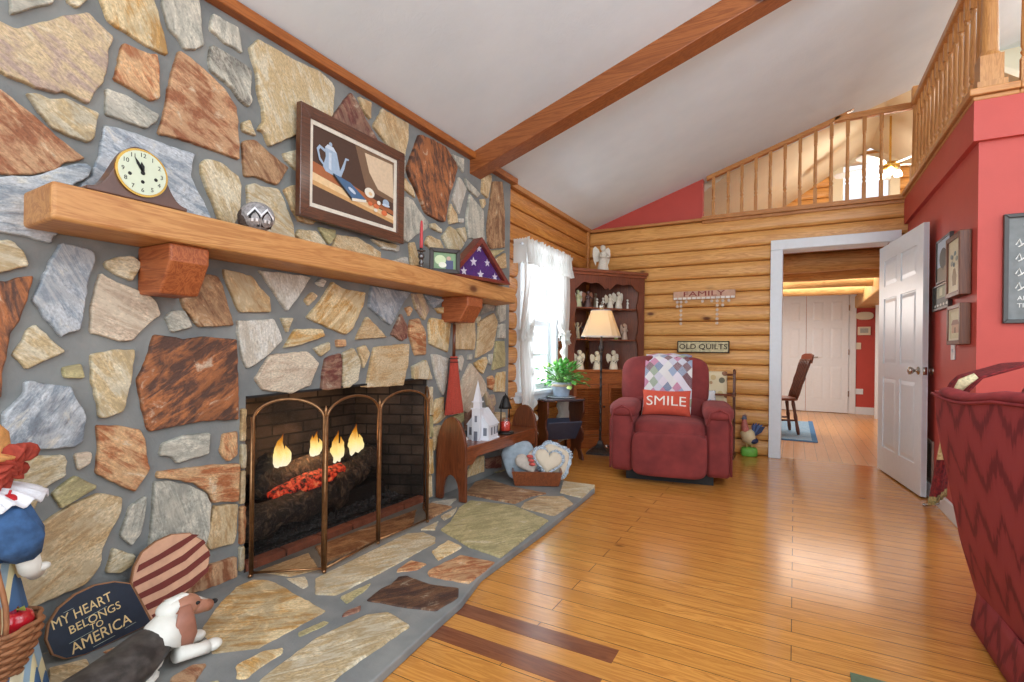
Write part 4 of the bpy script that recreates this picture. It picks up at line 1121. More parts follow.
def layer(M,shapes,mats,z=.0045):
    b=MB()
    for i,(mi,pts) in enumerate(shapes):
        zz=z+.00035*i; b.prism([M@Vector((x,y,zz)) for x,y in pts],(M.to_3x3()@Vector((0,0,.0003))),mi)
    return b
def rect(x0,x1,y0,y1): return [(x0,y0),(x1,y0),(x1,y1),(x0,y1)]
def ell(cx,cy,rx,ry,n=18,a0=0,a1=2*PI,rot=0): 
    r=[]
    for k in range(n if a1-a0>6 else n+1):
        a=a0+(a1-a0)*k/n; x,y=rx*math.cos(a),ry*math.sin(a); r.append((cx+x*math.cos(rot)-y*math.sin(rot),cy+x*math.sin(rot)+y*math.cos(rot)))
    return r
def pm(c,r=.5): return plain('paint_%d_%d_%d'%c,c,r,var=.08,scale=60)
def pic_photo(t,M,W,H_):
    sh=[(0,rect(-W,W,-H_,H_)),(1,ell(-W*.4,H_*.1,W*.5,H_*.6)),(2,ell(W*.35,H_*.35,W*.2,H_*.25)),(3,rect(W*.1,W*.75,-H_,H_*.1)),(4,ell(-W*.2,-H_*.5,W*.35,H_*.35))]
    obj('photograph',layer(M,sh,None),[pm((120,150,110)),pm((200,214,170)),pm((196,160,140)),pm((66,72,110)),pm((232,230,214))],t)
nv=Vector((.80,-.60,.10)).normalized()
framed('photo_frame','small dark photo frame on the mantel between candlestick and flag case','photo frame',onwall(nv,(-1.955,2.615,MZ+.078)),.20,.155,.026,.016,plain('dark_frame_wood',(48,34,28),.5,coat=.1),pic_photo)
# flag case
fc=thing('flag_case','triangular cherry wood case holding a folded starry blue flag on the mantel','flag case',(-1.95,2.985,MZ))
nf=Vector((1,-.22,0)).normalized(); Mf=Matrix.Translation((0,0,0))@Matrix((Vector((0,0,1)).cross(nf),Vector((0,0,1)),nf)).transposed().to_4x4()
hw,hh_=.30,.30; th=.028
def tri(k): return [(-hw*k-.0,0+th*(1-k)*0),(hw*k,0),(0,hh_*k)]
b=MB(); inn=[(-hw+th*2.3,th*.8),(hw-th*2.3,th*.8),(0,hh_-th*1.5)]; outt=[(-hw,0),(hw,0),(0,hh_)]
for i in range(3):
    j=(i+1)%3; b.prism([Mf@Vector((outt[i][0],outt[i][1],-.035)),Mf@Vector((outt[j][0],outt[j][1],-.035)),Mf@Vector((inn[j][0],inn[j][1],-.035)),Mf@Vector((inn[i][0],inn[i][1],-.035))],Mf.to_3x3()@Vector((0,0,.085)))
obj('case_frame',b,wood('cherry_case',(128,50,36),(92,32,24),'Y',.35,1.2,coat=.3),fc,bevel=.002)
b=MB(); b.prism([Mf@Vector((x,y,.0)) for x,y in inn],Mf.to_3x3()@Vector((0,0,.016))); fl=obj('folded_flag',b,plain('purple_blue_cloth',(70,42,120),.8,var=.12,scale=30),fc)
b=MB()
def star(cx,cy,r,rot=0): return [(cx+(r if k%2==0 else r*.42)*math.cos(PI/2+PI*k/5+rot),cy+(r if k%2==0 else r*.42)*math.sin(PI/2+PI*k/5+rot)) for k in range(10)]
for cx,cy,r in ((0,.225,.030),(-.05,.125,.036),(.085,.135,.030),(-.14,.05,.032),(.02,.045,.034),(.165,.045,.030)):
    cy=min(cy,.225); b.prism([Mf@Vector((x,y,.016)) for x,y in star(cx,cy,r,.1)],Mf.to_3x3()@Vector((0,0,.001)))
obj('flag_star',b,plain('white_star_cloth',(226,220,232),.8),fl)
b=MB(); b.prism([Mf@Vector((x,y,-.035)) for x,y in outt],Mf.to_3x3()@Vector((0,0,.006))); obj('case_back',b,m_blackp,fc)
b=MB(); b.prism([Mf@Vector((x,y,.030)) for x,y in inn],Mf.to_3x3()@Vector((0,0,.0015))); obj('case_glass',b,m_glass,fc)
# still life painting
def pic_still(t,M,W,H_):
    T=lambda x,y:(x*2*W-W,H_-y*2*H_)      # 0..1 coordinates, y down
    P=lambda *a:[T(*q) for q in a]
    mats=[pm((74,50,38)),pm((120,92,70)),pm((214,190,160)),pm((166,98,58)),pm((228,196,150)),pm((206,160,104)),pm((84,60,48)),pm((160,180,202)),pm((70,104,140)),pm((232,226,210)),pm((212,112,66)),pm((196,208,222)),pm((40,32,30))]
    sh=[(0,rect(-W,W,-H_,H_)),(1,P((.48,0),(1,0),(1,.62),(.62,.55))),(2,P((.60,.05),(.98,.04),(1,.55),(.78,.50),(.66,.30))),
        (3,P((0,.46),(.25,.52),(1,.74),(1,.80),(0,.62))),(4,P((0,.60),(1,.82),(1,.88),(0,.70))),(5,P((0,.70),(1,.88),(1,.93),(0,.76))),(6,P((0,.76),(1,.93),(1,1),(0,1)))]
    # coffee pot
    sh+=[(7,P((.13,.22),(.26,.24),(.28,.34),(.31,.52),(.28,.56),(.14,.53),(.11,.48),(.14,.34))),(11,P((.16,.17),(.22,.18),(.26,.24),(.13,.22))),(7,[T(.19+.018*math.cos(a),.155+.026*math.sin(a)) for a in [2*PI*k/12 for k in range(12)]]),
         (7,P((.29,.48),(.33,.36),(.36,.25),(.40,.25),(.40,.27),(.37,.28),(.35,.40),(.31,.54))),
         (7,P((.13,.25),(.07,.22),(.04,.28),(.07,.42),(.12,.47),(.12,.44),(.08,.38),(.065,.29),(.08,.26),(.13,.29))),
         (11,P((.17,.27),(.20,.27),(.20,.50),(.17,.48)))]
    # book, cups and fruit
    sh+=[(8,P((.22,.52),(.42,.56),(.62,.72),(.44,.76))),(9,P((.44,.76),(.62,.72),(.62,.755),(.44,.80))),(12,P((.22,.52),(.44,.76),(.44,.80),(.22,.56))),(11,ell(*T(.44,.66),W*.10,H_*.05,14,rot=-.4))]
    sh+=[(9,ell(*T(.66,.60),W*.13,H_*.14)),(4,ell(*T(.67,.61),W*.05,H_*.05)),(10,ell(*T(.67,.75),W*.06,H_*.06)),(10,ell(*T(.75,.76),W*.08,H_*.06)),(10,ell(*T(.86,.82),W*.08,H_*.08)),(9,ell(*T(.74,.82),W*.05,H_*.05)),
         (7,ell(*T(.88,.66),W*.09,H_*.10)),(11,ell(*T(.88,.70),W*.11,H_*.04)),(9,ell(*T(.78,.70),W*.05,H_*.06))]
    obj('painted_canvas',layer(M,sh,None,.005),mats,t)
c1=onx(296.8,101.6,-2.118); c2=onx(400,242.6,-2.118)
framed('framed_painting','dark-framed still life of a blue coffee pot hanging on the stone wall','painting',onwall((1,0,-.04),(-2.122,(c1.y+c2.y)/2,(1.697+2.245)/2)),c2.y-c1.y,.55,.058,.035,wood('walnut_moulding',(104,60,38),(66,36,24),'Y',.3,1.5,coat=.35),pic_still,mat_w=.022,lift=.014,matm=plain('cream_liner',(222,214,198),.7))
# hearth broom
p=onx(453,322,-2.09)
t=thing('hearth_broom','red-bristled hearth broom hanging below the right end of the mantel','broom',(-2.10,p.y+.03,0))
b=MB(); b.cyl((0,0,1.235),(0,0,1.0),.011,.012,10); b.tube([(0,-.01,1.235),(0,0,1.262),(0,.01,1.235)],.003,6); obj('handle',b,m_dkwood,t,smooth=True)
b=MB()
def bf(u,v):
    a=2*PI*u; w=.026+.082*v**1.1; d=.024-.006*v; k=1+.05*math.sin(u*2*PI*26)
    return (d*math.cos(a)*k+.0,w*math.sin(a)*k+.012*v,1.01-.40*v+.008*math.sin(u*150)*(v>.95))
b.grid(bf,156,10); b.add([bf(u/40,1) for u in range(40)],[tuple(range(40))]); b.add([bf(u/40,0) for u in range(40)],[tuple(range(40))])
o=obj('bristles',b,plain('red_broom_straw',(172,66,50),.8,var=.2,scale=120),t)
b=MB(); 
for z in (.995,.97): b.lathe([(1.0,-.003),(1.03,0),(1.0,.003)],(0,0,z),20,sx=.030,sy=.037)
obj('binding',b,m_blackp,o)
# ================================================================== bench beside the fire
m_bench=wood('bench_walnut',(128,68,38),(82,42,24),'Z',.34,1.2,coat=.35); m_benchY=wood('bench_walnut_seat',(150,82,46),(106,56,32),'Y',.3,1.2,coat=.35)
t=thing('low_bench','dark wooden bench with arched ends standing on the hearth','bench',(0,0,HZ))
def bend(y,ztop):
    x0,x1=-2.145,-1.90; xm=(x0+x1)/2; w=(x1-x0)/2; pts=[(x0,0)]
    for k in range(17):
        a=PI-PI*k/16; pts.append((xm+w*math.copysign(abs(math.cos(a))**.9,math.cos(a)),(.30+(ztop-.30)*math.sin(a)**1.0)))
    pts.append((x1,0)); pts.append((x1-.05,0))
    for k in range(11):
        a=PI*k/10; pts.append((xm+(w-.055)*math.cos(a),.02+.15*math.sin(a)**.8))
    pts.append((x0+.05,0))
    b=MB(); b.prism([(x,y,z) for x,z in pts],(0,.025,0)); return obj('end_panel',b,m_bench,t,bevel=.003)
bend(2.80,.56); bend(3.86,.555)
SZ=.365
b=MB(); b.box(-2.14,-1.905,2.825,3.86,SZ-.022,SZ); obj('seat',b,m_benchY,t,bevel=.003)
b=MB(); pts=[(2.825,SZ-.022),(3.86,SZ-.022),(3.86,SZ-.13),(3.78,SZ-.13),(3.72,SZ-.085),(2.97,SZ-.085),(2.91,SZ-.13),(2.825,SZ-.13)]
b.prism([(-1.915,y,z) for y,z in pts],(-.018,0,0)); obj('apron',b,m_benchY,t,bevel=.002)
BZ=SZ+HZ
# white church
pw=plain('white_painted_metal',(224,226,232),.5,var=.03)
q=onz(487,439,BZ)
t=thing('model_church','small white model church with a tall steeple on the bench','model church',(-2.00,3.10,BZ),.15); t.scale=(1.12,1.12,1.12)
b=MB(); b.prism([(-.075,0,0),(.075,0,0),(.075,0,.10),(0,0,.19),(-.075,0,.10)],(0,.16,0)); b.box(-.085,.085,-.01,.165,0,.008)
for s in (-1,1): b.prism([(s*.083,-.006,.095),(0,-.006,.198),(0,-.006,.188),(s*.074,-.006,.095)],(0,.172,0))
obj('nave',b,pw,t)
b=MB(); b.box(-.028,.028,-.035,.02,0,.20); b.box(-.034,.034,-.041,.026,.20,.208); b.box(-.022,.022,-.029,.014,.208,.245); b.box(-.03,.03,-.037,.022,.245,.252)
b.add([(-.022,-.03,.252),(.022,-.03,.252),(.022,.014,.252),(-.022,.014,.252),(0,-.008,.39)],[(0,1,4),(1,2,4),(2,3,4),(3,0,4),(0,3,2,1)]); obj('steeple',b,pw,t)
b=MB()
for y in (.05,.10,.145): b.box(.0745,.0765,y-.012,y+.012,.03,.08)
b.box(-.012,.012,-.0365,-.035,0,.06); b.box(-.008,.008,-.0365,-.035,.12,.16)
for s in (-1,1): b.box(s*.05-.012,s*.05+.012,-.0015,-.0,.03,.08)
obj('church_window',b,plain('church_grey_glass',(120,124,136),.3),t)  # one grey glass tone for windows and door
# votive cup
b=MB(); b.lathe([(.030,0),(.034,.006),(.040,.02),(.036,.03),(.05,.05),(.046,.05),(.033,.032),(.02,.015)],(0,0,0),22)
tag(obj('glass_dish',b,plain('frosted_glass',(206,202,200),.15,var=.05,coat=.6),smooth=True,loc=(-1.985,2.875,BZ)),'small clear glass candle dish beside the white church','candle dish')
b=MB(); b.lathe([(.024,0),(.026,.01),(.03,.12),(.032,.15),(.030,.15),(.027,.12),(.02,.012)],(0,0,0),20); b.lathe([(.02,.012),(.021,.05),(.001,.052)],(0,0,0),16)
tag(obj('brown_tumbler',b,plain('smoky_brown_glass',(122,96,82),.12,var=.1,coat=.6),smooth=True,loc=(-2.07,2.90,BZ)),'smoky brown tall glass behind the small candle dish on the bench','glass')
# candle warmer
lx,ly=-1.98,3.46
t=thing('candle_warmer_lamp','black candle warmer lamp with bell shade on the bench','candle warmer',(lx,ly,BZ))
b=MB(); b.lathe([(.070,0),(.072,.008),(.068,.018),(.05,.022)],(0,0,0),24); obj('base',b,m_black,t,smooth=True)
b=MB(); pts=[(0,-.065,.018)]+[(0,-.065*math.cos(PI*k/14),.20+.10*math.sin(PI*k/14)) for k in range(15)]+[(0,.065,.018)]; b.tube(pts,.0045,8); b.cyl((0,0,.30),(0,0,.315),.004); obj('wire_arch',b,m_black,t,smooth=True)
b=MB(); b.lathe([(.008,.300),(.020,.292),(.032,.26),(.044,.222),(.054,.198),(.050,.198),(.040,.222),(.028,.26),(.008,.288)],(0,0,0),24); obj('bell_shade',b,m_black,t,smooth=True)
t2=thing('jar_candle','glass jar candle of red wax under the black warmer shade','candle',(lx,ly,BZ+.022))
b=MB(); b.lathe([(.042,0),(.044,.004),(.044,.096),(.041,.098),(.041,.006)],(0,0,0),24); obj('jar',b,glassm('jar_glass',(250,244,242),.02,.12),t2,smooth=True)
b=MB(); b.lathe([(.040,.004),(.040,.070),(.001,.071)],(0,0,0),24); obj('wax',b,emis('lit_red_wax',(214,70,56),.22),t2,smooth=True)
# ================================================================== box of pillows on the hearth
t=thing('wooden_box','dark slant-sided wooden box on the corner of the hearth','box',(-1.74,3.54,HZ),math.radians(28))
L1,W1_,hb=.165,.12,.11; m_bx=m_benchY
b=MB()
def slantbox(b,l,w,h,fl,th):
    o=[(-l,-w,0),(l,-w,0),(l,w,0),(-l,w,0)]; u=[(-l-fl,-w-fl,h),(l+fl,-w-fl,h),(l+fl,w+fl,h),(-l-fl,w+fl,h)]
    i=[(-l+th-fl*0,-w+th,th),(l-th,-w+th,th),(l-th,w-th,th),(-l+th,w-th,th)]; iu=[(-l-fl+th,-w-fl+th,h),(l+fl-th,-w-fl+th,h),(l+fl-th,w+fl-th,h),(-l-fl+th,w+fl-th,h)]
    vs=o+u+i+iu; f=[(0,3,2,1)]+[(k,(k+1)%4,4+(k+1)%4,4+k) for k in range(4)]+[(4+k,4+(k+1)%4,12+(k+1)%4,12+k) for k in range(4)]+[(8+k,12+k,12+(k+1)%4,8+(k+1)%4) for k in range(4)]+[(8,9,10,11)]
    b.add(vs,f)
slantbox(b,L1,W1_,hb,.025,.012); obj('box_body',b,m_bx,t)
boxM=Mt((-1.74,3.54,HZ),0,0,math.radians(28))
def heart(n=40,s=1):
    r=[]
    for k in range(n):
        a=2*PI*k/n; x=16*math.sin(a)**3; y=13*math.cos(a)-5*math.cos(2*a)-2*math.cos(3*a)-math.cos(4*a); r.append((x/17*s,(y+2)/17*s))
    return r
def pillow(name,label,M,outline,th,mt,ruffle=None,grp=None):
    P=[Vector(p) for p in outline]; n=len(P); b=MB(); vs=[];fs=[]
    ks=[(1,0),(.97,.35),(.88,.65),(.7,.88),(.4,1),(0,1)]
    def ringpts(sg): 
        rr=[]
        for k,z in ks[:-1]: rr.append([(p.x*k,p.y*k,sg*z*th/2) for p in P])
        return rr
    for sg in (1,-1):
        o=len(vs)
        for rg in ringpts(sg): vs+=rg
        for r in range(4):
            for i in range(n): fs.append((o+r*n+i,o+r*n+(i+1)%n,o+(r+1)*n+(i+1)%n,o+(r+1)*n+i))
        vs.append((0,0,sg*th/2)); c=len(vs)-1
        for i in range(n): fs.append((o+4*n+i,o+4*n+(i+1)%n,c))
    b.add([M@Vector(v) for v in vs],fs)
    t=thing(name,label,'pillow',M.to_translation(),0,grp); Mi=Matrix.Translation(-M.to_translation())
    b.v=[tuple(Mi@Vector(v)) for v in b.v]; obj('cushion',b,mt,t,smooth=True)
    if ruffle:
        b=MB()
        def rf(u,v):
            i=u*n; i0=int(i)%n; f_=i-int(i); p=P[i0].lerp(P[(i0+1)%n],f_); k=.96+.27*v
            return Mi@M@Vector((p.x*k,p.y*k,.012*math.sin(u*2*PI*24)*v))
        b.grid(rf,240,3); obj('ruffle',b,ruffle,t,smooth=True,solid=.002)
    return t
def chk(name,c1,c2,sc):
    if name in _mc: return _mc[name]
    t=NT(name); ck=t.n('ShaderNodeTexChecker'); t.l(t.coord(),ck.inputs['Vector']); ck.inputs['Color1'].default_value=lin(c1); ck.inputs['Color2'].default_value=lin(c2); ck.inputs['Scale'].default_value=sc
    _mc[name]=t.base(ck.outputs[0],.9); return _mc[name]
def locM(lx_,ly_,lz,rx,ry,rz): return boxM@Mt((lx_,ly_,lz),rx,ry,rz)
gp='small pillows in the wooden box'
sq=[(x*.13,y*.13) for x,y in [(math.copysign(abs(math.cos(2*PI*k/32))**.5,math.cos(2*PI*k/32)),math.copysign(abs(math.sin(2*PI*k/32))**.5,math.sin(2*PI*k/32))) for k in range(32)]]
pillow('small_pillow','pale blue and cream square pillow leftmost in the wooden box',locM(-.13,.03,.165,1.35,-.35,0),sq,.06,plain('blue_cream_patch',(160,172,182),.9,var=.25,scale=14),None,gp)
pillow('small_pillow','cream heart pillow with a red bow, second from left in the box',locM(-.055,-.035,.150,1.25,-.3,.1),heart(40,.11),.055,plain('cream_quilted',(200,188,176),.9,var=.08,scale=50),None,gp)
pillow('small_pillow','dusty pink speckled pillow in the middle of the wooden box',locM(-.01,.03,.14,1.3,-.2,0),heart(40,.105),.05,plain('dusty_pink',(200,160,156),.9,var=.2,scale=60),None,gp)
m_ging=chk('blue_gingham',(206,212,218),(140,158,176),110)
pillow('small_pillow','cream heart pillow with blue gingham ruffle at the front of the box',locM(.085,-.05,.165,1.05,.25,.15),heart(48,.115),.06,plain('ivory_cloth',(214,200,178),.9,var=.04),m_ging,gp)
pillow('small_pillow','ivory round pillow with blue gingham ruffle rightmost in the box',locM(.14,.04,.165,1.15,.4,.1),[(x*.85,y*.85) for x,y in sq],.06,plain('ivory_cloth',(214,200,178),.9,var=.04),m_ging,gp)
o=[x for x in bpy.data.objects if x.name=='small_pillow.001'][0]
b=MB(); M=Matrix.Translation(-o.location)@locM(-.035,-.072,.185,1.25,-.3,.1)
for k in range(3): b.sup(tuple(M@Vector((-.01,.03-.03*k,.0))),(.028,.016,.014),1,1,12,8)
obj('bow',b,plain('coral_red',(200,92,84),.8),o,smooth=True)
# ================================================================== side table, plant, lamp
t=thing('side_table','dark scalloped side table with a trough for magazines under the plant','side table',(-2.02,4.60,0),math.radians(50))
TZ=.60
b=MB(); b.sup((0,0,TZ-.012),(.235,.17,.013),.2,.45,32,6); obj('tabletop',b,plain('glossy_dark_top',(72,62,66),.12,var=.1,coat=.6),t)
pf=[(.13,0),(.155,.0),(.14,.05),(.09,.10),(.10,.16),(.14,.20),(.15,.27),(.10,.33),(.11,.40),(.155,.46),(.15,.56),(.15,TZ-.025)]
for sx in (-1,1):
    pts=[(y,z) for y,z in pf]+[(-y,z) for y,z in pf[::-1]]+[(-.08,0.0),(-.05,.07),(0,.10),(.05,.07),(.08,0.0)]
    b=MB(); b.prism([(sx*.19-.009,y,z) for y,z in pts],(.018,0,0)); obj('end_panel',b,m_dkwood,t,bevel=.002)
b=MB()
for s in (-1,1): b.prism([(-.18,0,.20),(-.18,s*.14,.38),(-.18,s*.147,.372),(-.18,s*.008,.19)],(.36,0,0))
obj('magazine_trough',b,plain('trough_blue_lit',(70,74,92),.35,var=.1),t)  # blue light falling into the trough is put into its colour
pl=Vector((-2.01,4.62,TZ))
b=MB(); b.lathe([(.12,0),(.135,.006),(.15,.012),(.13,.012),(.10,.008)],(0,0,0),30); tag(obj('saucer',b,plain('blue_white_china',(196,204,214),.2,coat=.5),smooth=True,loc=pl),'blue and white china plate under the potted plant','plate')
t=thing('potted_plant','leafy green and cream houseplant in a grey blue pot on the side table','plant',(pl.x,pl.y,TZ+.012))
b=MB(); b.lathe([(.07,0),(.075,.004),(.095,.11),(.10,.14),(.093,.14),(.085,.11),(.06,.02)],(0,0,0),26); obj('pot',b,plain('grey_blue_pot',(150,164,180),.35,var=.25,scale=16,coat=.3),t,smooth=True)
b=MB(); b.lathe([(.10,.10),(.105,.112),(.10,.124)],(0,0,0),26); obj('pot_band',b,plain('pot_tan_band',(186,170,140),.5),t)
b=MB(); b.lathe([(.09,.12),(.001,.125)],(0,0,0),20); obj('soil',b,plain('potting_soil',(60,44,34),.95),t)
m_leaf=NT('variegated_leaf'); nn=m_leaf.noise(m_leaf.coord(),6,2); m_leaf=m_leaf.base(m_leaf.ramp(nn,[(.35,lin((44,124,44))),(.55,lin((96,176,70))),(.72,lin((224,226,150)))]),.4)
b=MB(); sb=MB(); rr=random.Random(4)
for i in range(150):
    a=rr.uniform(0,2*PI); el=rr.uniform(-.25,1.35); rad=rr.uniform(.09,.23)*(1 if el<.9 else .8)
    base=Vector((.02*math.cos(a),.02*math.sin(a),.13)); tip=Vector((rad*math.cos(a)*math.cos(el)*1.15,rad*math.sin(a)*math.cos(el)*1.15,.16+rad*.95*math.sin(el)))
    sb.tube([base,(base+tip)/2+Vector((0,0,.025)),tip],.0018,5)
    d=(tip-base).normalized(); d=(d+Vector((0,0,rr.uniform(-.9,.1)))).normalized(); sd=d.cross(Vector((rr.uniform(-.4,.4),rr.uniform(-.4,.4),1))).normalized(); up=sd.cross(d); L=rr.uniform(.04,.075); w=L*.36
    pts=[tip,tip+d*L*.3+sd*w,tip+d*L*.7+sd*w*.8,tip+d*L-up*.008,tip+d*L*.7-sd*w*.8,tip+d*L*.3-sd*w,tip+d*L*.5-up*.006]
    b.add(pts,[(0,1,6),(1,2,6),(2,3,6),(3,4,6),(4,5,6),(5,0,6)])
obj('foliage',b,m_leaf,t,smooth=True,solid=.0012); obj('stems',sb,plain('stem_green',(84,130,60),.6),t)
# floor lamp
LP=onz(600,453); t=thing('floor_lamp','lit floor lamp with dark turned pole and cream shade before the corner cabinet','lamp',(LP.x,LP.y,0),math.radians(10))
b=MB(); b.prism([(-.125,-.125,0),(.125,-.125,0),(.125,.125,0),(-.125,.125,0)],(0,0,.02))
q=[(.12,.02),(.095,.04),(.05,.065),(.028,.10),(.02,.13)]
for i in range(4):
    (a0,z0),(a1,z1)=q[i],q[i+1]; v0=[(-a0,-a0,z0),(a0,-a0,z0),(a0,a0,z0),(-a0,a0,z0)]; v1=[(-a1,-a1,z1),(a1,-a1,z1),(a1,a1,z1),(-a1,a1,z1)]
    b.add(v0+v1,[(k,(k+1)%4,4+(k+1)%4,4+k) for k in range(4)])
m_lampm=plain('lamp_aged_bronze',(66,58,56),.4,.6,var=.4,scale=50)
obj('base',b,m_lampm,t)
b=MB(); pr=[(.012,.12)]
z=.14
while z<1.07: pr+=[(.012,z),(.018,z+.008),(.012,z+.016)]; z+=.09
pr+=[(.012,1.06),(.028,1.08),(.032,1.11),(.016,1.135),(.02,1.15),(.012,1.17),(.011,1.26)]
b.lathe(pr,(0,0,0),14); obj('pole',b,m_lampm,t,smooth=True)
b=MB(); s0,s1,z0,z1=.185,.095,1.215,1.485
def sq4(s,z,c=.25): return [(-s,-s*(1-c),z),(-s*(1-c),-s,z),(s*(1-c),-s,z),(s,-s*(1-c),z),(s,s*(1-c),z),(s*(1-c),s,z),(-s*(1-c),s,z),(-s,s*(1-c),z)]
b.add(sq4(s0,z0)+sq4(s1,z1),[(k,(k+1)%8,8+(k+1)%8,8+k) for k in range(8)])
m_sh=NT('lit_linen_shade'); m_sh.base(lin((236,218,190)),.9); trn=m_sh.n('ShaderNodeBsdfTranslucent'); trn.inputs[0].default_value=lin((240,222,192)); mx=m_sh.n('ShaderNodeMixShader'); mx.inputs[0].default_value=.6
m_sh.l(m_sh.b.outputs[0],mx.inputs[1]); m_sh.l(trn.outputs[0],mx.inputs[2]); m_sh.l(mx.outputs[0],m_sh.t.nodes['Material Output'].inputs[0]); m_sh=m_sh.m
obj('lamp_shade',b,m_sh,t,solid=.002)
b=MB()
for s,z in ((s0,z0),(s1,z1)): b.tube(sq4(s*1.005,z)+[sq4(s*1.005,z)[0]],.004,6)
obj('shade_trim',b,plain('grey_shade_trim',(186,186,194),.7),t)
b=MB(); b.lathe([(.006,1.485),(.02,1.50),(.035,1.53),(.02,1.555),(.01,1.56),(.012,1.575),(.002,1.585)],(0,0,0),14); b.tube([(0,0,1.24),(.07,0,1.33),(0,0,1.49)],.003,6); b.tube([(0,0,1.24),(-.07,0,1.33),(0,0,1.49)],.003,6); obj('finial',b,m_nickel,t,smooth=True)
b=MB(); b.sup((0,0,1.33),(.03,.03,.045),1,1,14,10); obj('bulb',b,emis('bulb_glow',(255,226,170),8),t,smooth=True)
# ================================================================== corner cabinet
A=Vector((-2.14,5.09,0)); Bc=Vector((-1.51,5.82,0)); xd=(Bc-A).normalized(); mid=(A+Bc)/2; cwid=(Bc-A).length/2
ang=math.atan2(xd.y,xd.x)
t=thing('corner_cabinet','tall red-brown corner cabinet with open shelves and louvred doors','cabinet',mid,ang)
H1=1.93; LZ=.86
SZs=[.86,1.20,1.55]
hw=cwid
def cpoly(y0=0.0,w=None): 
    w=w or hw; return [(-w,y0),(w,y0),(w*.98,y0+.02),(0,y0+hw-.0),(-w*.98,y0+.02)]
# outline of the back: sides reach the walls
side=[(-hw,0),(-hw,.03),(-.02,hw-.02),(.02,hw-.02),(hw,.03),(hw,0)]
b=MB(); b.prism([(-hw,.03,0),(-.02,hw-.02,0),(-.03,hw-.035,0),(-hw+.015,.02,0)],(0,0,H1)); b.prism([(hw,.03,0),(.02,hw-.02,0),(.03,hw-.035,0),(hw-.015,.02,0)],(0,0,H1)); obj('back_panel',b,m_maho,t)
for s in (-1,1):
    b=MB(); x0,x1=(-hw,-hw+.075) if s<0 else (hw-.075,hw)
    b.box(x0,x1,0,.022,0,LZ)
    # scalloped stile above
    pts=[(x0 if s<0 else x1,LZ),(x0 if s<0 else x1,H1)]
    inner=[]
    for k in range(25):
        z=H1-(H1-LZ)*k/24; ph=((z-LZ)%.355)/.355; w=.075+.03*(1-abs(math.sin(PI*ph)))**1.3; inner.append((x0+w if s<0 else x1-w,z))
    b.prism([(x,0,z) for x,z in pts+inner],(0,.022,0)); obj('stile',b,m_maho,t)
b=MB(); pts=[(-hw+.07,H1),(hw-.07,H1)]
for k in range(33):
    u=1-2*k/32; pts.append((u*(hw-.07),H1-.135-.035*math.cos(u*PI*2)*1.0-.02*math.cos(u*PI*4)+(.03 if abs(u)<.06 else 0)))
b.prism([(x,.001,z) for x,z in pts],(0,.02,0)); obj('valance_board',b,m_maho,t)
b=MB(); top=[(-hw-.03,-.03),(hw+.03,-.03),(hw+.02,.04),(.0,hw+.0),(-hw-.02,.04)]
b.prism([(x,y,H1) for x,y in top],(0,0,.035)); b.prism([(x*.98,y if y>0 else y*.5,H1-.03) for x,y in top],(0,0,.03)); obj('cornice',b,m_mahoX,t,bevel=.005)
for z in SZs[1:]:
    b=MB(); b.prism([(-hw+.03,.022,z-.018),(hw-.03,.022,z-.018),(0,hw-.05,z-.018)],(0,0,.018)); obj('shelf',b,m_mahoX,t,bevel=.002)
b=MB(); b.prism([(-hw-.012,-.015,LZ-.03),(hw+.012,-.015,LZ-.03),(hw,.03,LZ-.03),(0,hw-.02,LZ-.03),(-hw,.03,LZ-.03)],(0,0,.03)); obj('counter_shelf',b,m_orangew,t,bevel=.004)
b=MB(); b.box(-hw+.07,hw-.07,0.002,.022,.70,LZ-.03); b.box(-hw+.0,hw,-.006,.02,0,.11); b.box(-hw+.07,hw-.07,.002,.02,.11,.14); b.box(-.02,.02,.002,.02,.14,.70); obj('face_rail',b,m_orangew,t,bevel=.002)
for s in (-1,1):
    x0,x1=(-hw+.075,-.022) if s<0 else (.022,hw-.075)
    b=MB(); z0,z1=.145,.695
    b.box(x0,x0+.035,-.004,.016,z0,z1); b.box(x1-.035,x1,-.004,.016,z0,z1); b.box(x0+.035,x1-.035,-.004,.016,z0,z0+.05); b.box(x0+.035,x1-.035,-.004,.016,z1-.045,z1)
    o=obj('louvred_door',b,m_orangew,t,bevel=.002)
    b=MB(); z=z0+.06
    while z<z1-.055:
        b.box(x0+.035,x1-.035,-.010,.010,-.0025,.0025,M=Mt((0,.006,z),-.8)); z+=.0195
    obj('louvre',b,m_orangew,o)
    b=MB(); b.lathe([(.005,0),(.006,.012),(.012,.018),(.008,.026)],M=Mt((x1-.018 if s<0 else x0+.018,-.004,.45),PI/2),n=12); obj('knob',b,m_black,o,smooth=True)
cabM=Mt(mid,0,0,ang)
